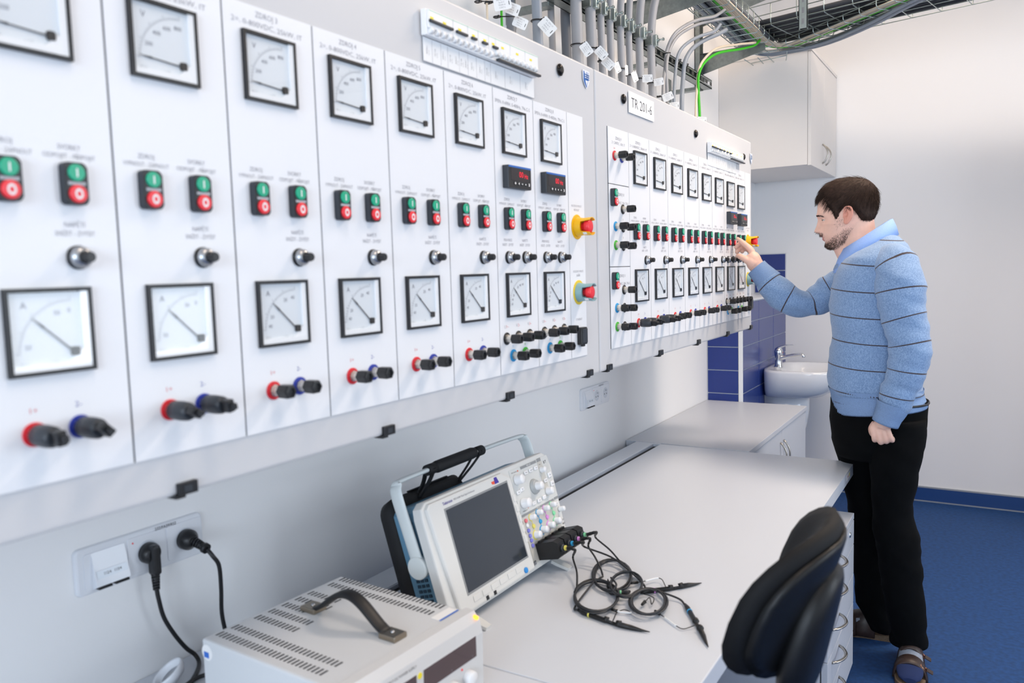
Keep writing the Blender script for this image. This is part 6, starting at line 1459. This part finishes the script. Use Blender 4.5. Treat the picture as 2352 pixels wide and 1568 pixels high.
# shirt collar
M_shirt = mat('light_blue_shirt', '8fb0ea', 0.75, noise=(500, 0.10), bump=(600, 0.3, 0.0006))
b = MB(); n = 72; rings = []
def colr(rx, ry, dz, tilt, drop=0.0, ox=0.0):
    out = []
    for k in range(n):
        a = -PI + 0.001 + (2 * PI - 0.34) * k / (n - 1) + 0.17 + PI        # opening at the front (a = 0)
        fr_ = max(0.0, math.cos(a - (0.42 if math.sin(a) > 0 else -0.42)) ) ** 6
        out.append(NKC + F_ * (rx * math.cos(a) + ox) + Lf * (ry * math.sin(a)) + UP * (dz - tilt * math.cos(a) - drop * fr_))
    return out
b.grid([colr(0.070, 0.067, 0.000, 0.042), colr(0.072, 0.069, 0.022, 0.046), colr(0.078, 0.074, 0.043, 0.052), colr(0.086, 0.082, 0.042, 0.053), colr(0.097, 0.095, 0.018, 0.052, 0.010), colr(0.110, 0.108, -0.012, 0.050, 0.034, 0.004)], False, True)
co = mb_build(b, 'shirt_collar', M_shirt)
sm = co.modifiers.new('thick', 'SOLIDIFY'); sm.thickness = 0.0022
b = MB(); pl0 = NKC + F_ * 0.080 + Lf * 0.012 + UP * (-0.046)
b.grid([[pl0 + Lf * s_ * 0.016 + F_ * 0.002 + UP * 0.02, pl0 + Lf * s_ * 0.018 + F_ * 0.010, pl0 + Lf * s_ * 0.018 + F_ * 0.022 - UP * 0.030] for s_ in (-1, -0.3, 0.3, 1)], False, True); o = mb_build(b, 'shirt_placket', M_shirt)
MB().lathe([(0, 0.0055), (0.0015, 0.005)], Matrix.Translation(pl0 + F_ * 0.012 + Lf * 0.004) @ F_.to_track_quat('X', 'Z').to_matrix().to_4x4(), 14).build('button', M_white, o)
# ---- trousers
M_tr = mat('black_trousers', '050608', 0.95, noise=(30, 0.2), bump=(700, 0.25, 0.0005), spec=0.15)
b = MB()
def leg(rows, seed):
    rings = []
    for i in range((len(rows) - 1) * 5 + 1):
        f = i / 5; k = min(int(f), len(rows) - 2); t = f - k; a, c = rows[k], rows[k + 1]; r = [a[j] + (c[j] - a[j]) * t for j in range(5)]
        A, B = at_y(r[1], r[0], r[3]), at_y(r[2], r[0], r[3]); cc = (A + B) / 2; wa = (B - A).length / 2
        rg = []
        for q in range(36):
            tt = 2 * PI * q / 36; p = cc + U_ * (wa * math.cos(tt)) + Lf * (r[4] * math.sin(tt)); p = p + (p - cc).normalized() * (fold(p, 0.0028, 0.55, seed) + 0.0022 * math.sin(p.z * 120 + p.x * 90 + 2 * math.sin(p.z * 23)) * (1 if 0.30 < p.z < 0.52 or p.z < 0.16 else 0.15)); rg.append(p)
        rings.append(rg)
    b.grid(rings, True, True); b._f(list(reversed(b.R[0]))); b._f(b.R[-1])
# rows: py, left px, right px, y-plane, half depth
leg([(915, 1910, 2131, 3.125, 0.155), (960, 1908, 2131, 3.125, 0.160), (1010, 1910, 2126, 3.13, 0.160), (1045, 1922, 2112, 3.13, 0.13)], 0.5)
leg([(960, 1992, 2130, 3.06, 0.105), (1020, 1994, 2126, 3.05, 0.105), (1080, 1998, 2112, 3.05, 0.098), (1150, 2002, 2097, 3.06, 0.090), (1180, 2004, 2100, 3.065, 0.088), (1230, 2008, 2112, 3.07, 0.086), (1300, 2018, 2118, 3.08, 0.082), (1380, 2032, 2125, 3.10, 0.078), (1440, 2044, 2128, 3.13, 0.075), (1474, 2046, 2132, 3.16, 0.080)], 1.5)
leg([(960, 1909, 2040, 3.21, 0.10), (1020, 1915, 2045, 3.22, 0.10), (1080, 1930, 2040, 3.225, 0.095), (1150, 1946, 2040, 3.23, 0.088), (1200, 1952, 2042, 3.235, 0.085), (1260, 1958, 2045, 3.245, 0.080), (1330, 1962, 2048, 3.26, 0.075), (1385, 1966, 2052, 3.28, 0.072), (1425, 1990, 2056, 3.31, 0.072), (1440, 2000, 2056, 3.32, 0.070)], 2.5)
tro = mb_build(b, 'trousers', M_tr)
b = MB().ring_tube(hring(918, 1914, 2133, 3.125, 0.157, n=40), 0.004, 6, closed=True, caps=False); b.build('belt', M_blk, tro)
# ---- socks and sandals
M_sock2 = mat('grey_sock', '8e97a6', 0.9, noise=(500, 0.12)); M_navy = mat('navy_sock_toe', '1b2c58', 0.9); M_leath = mat('dark_brown_leather', '3a2c28', 0.45, noise=(80, 0.15)); M_cork = mat('cork_sole', '6e5b49', 0.8, noise=(300, 0.25)); M_cop = mat('copper_buckle', 'c08a72', 0.3, metal=1.0)
def foot(ft, ank, nm):
    heel, mid, toe = ft; d = (toe - heel); d.z = 0; d.normalize(); s_ = Vector((-d.y, d.x, 0)); H0 = Vector((heel.x, heel.y, 0)) - d * 0.035; Lg = 0.285
    def ring(t, w, h, z0, n=24):
        c = H0 + d * (t * Lg); return [c + s_ * (w * math.cos(2 * PI * k / n)) + UP * (z0 + h * (0.5 + 0.5 * math.sin(2 * PI * k / n)) ** (0.8)) for k in range(n)]
    b = MB(); R = [ring(0.03, 0.016, 0.05, 0.024), ring(0.08, 0.029, 0.085, 0.022), ring(0.2, 0.033, 0.095, 0.022), ring(0.38, 0.036, 0.083, 0.022), ring(0.55, 0.041, 0.064, 0.022), ring(0.7, 0.044, 0.052, 0.022)]
    b.grid(R, True, True); b._f(list(reversed(b.R[0]))); b.ring_tube(spline([H0 + d * 0.055 + UP * 0.06, ank + UP * 0.03, ank + UP * 0.09], 4), rad_spline([0.040, 0.040, 0.042], 4), 18); so = mb_build(b, 'sock', M_sock2)
    b = MB(); R = [ring(0.70, 0.044, 0.052, 0.022), ring(0.82, 0.042, 0.038, 0.022), ring(0.90, 0.035, 0.028, 0.022), ring(0.945, 0.020, 0.018, 0.024)]
    b.grid(R, True, True); b._f(b.R[-1]); b.build('sock_toe', M_navy, so)
    sole = [(0.0, 0.012), (0.02, 0.026), (0.08, 0.035), (0.2, 0.037), (0.4, 0.037), (0.6, 0.046), (0.75, 0.050), (0.88, 0.045), (0.96, 0.032), (1.0, 0.012)]
    pl = [(t, w) for t, w in sole] + [(t, -w) for t, w in reversed(sole)]
    b = MB(); b.prism(pl, 0.0005, 0.022, lambda t, w, h: H0 + d * (t * 0.285) + s_ * w + UP * h, bev=0.003); sd_ = mb_build(b, 'sandal', M_cork)
    for (t, w, h) in ((0.44, 0.041, 0.090), (0.68, 0.049, 0.066)):
        b = MB(); R = []
        hw_ = 0.060 if nm == 'L' else 0.145
        for tt, ex in ((t - hw_ - 0.005, -0.001), (t - hw_, 0.003), (t + hw_, 0.003), (t + hw_ + 0.005, -0.001)):
            c = H0 + d * (tt * Lg); hh_ = h - (tt - t) * 0.10; R.append([c + s_ * ((w + ex) * math.cos(PI * k / 20) * (1.06 if k in (0, 20) else 1)) + UP * (0.010 + (hh_ + ex) * math.sin(PI * k / 20) ** 0.75) for k in range(21)])
        b.grid(R, False, True); st_ = b.build('strap', M_leath, sd_)
        m_ = st_.modifiers.new('t', 'SOLIDIFY'); m_.thickness = 0.003; m_.offset = 1
        sg = 1 if nm == 'L' else -1
        c = H0 + d * (t * Lg) + s_ * (sg * (w * 0.80)) + UP * (0.014 + h * 0.62); nn_ = (s_ * sg * 0.75 + UP * 0.66).normalized(); dn = (UP * 0.75 - s_ * sg * 0.66).normalized()
        b = MB(); P4 = [c + nn_ * 0.004 + d * (a_ * 0.014) + dn * (b_ * 0.013) for a_, b_ in ((-1, -1), (1, -1), (1, 1), (-1, 1))]; b.ring_tube(P4, 0.0016, 6, closed=True, caps=False); b.ring_tube([P4[0].lerp(P4[1], .5), P4[2].lerp(P4[3], .5)], 0.0012, 6); b.build('buckle', M_cop, st_)
        b = MB(); e = c - dn * 0.012 + nn_ * 0.005
        b.prism([(-1, 0), (1, 0), (1, 1), (-1, 1)], 0.0, 0.003, lambda a_, q, h: e + d * (a_ * 0.013) - dn * (q * 0.020) + nn_ * (h + 0.008 * q)); b.build('strap_end', M_leath, st_)
foot(FT_L, AN_L, 'L'); foot(FT_R, AN_R, 'R')
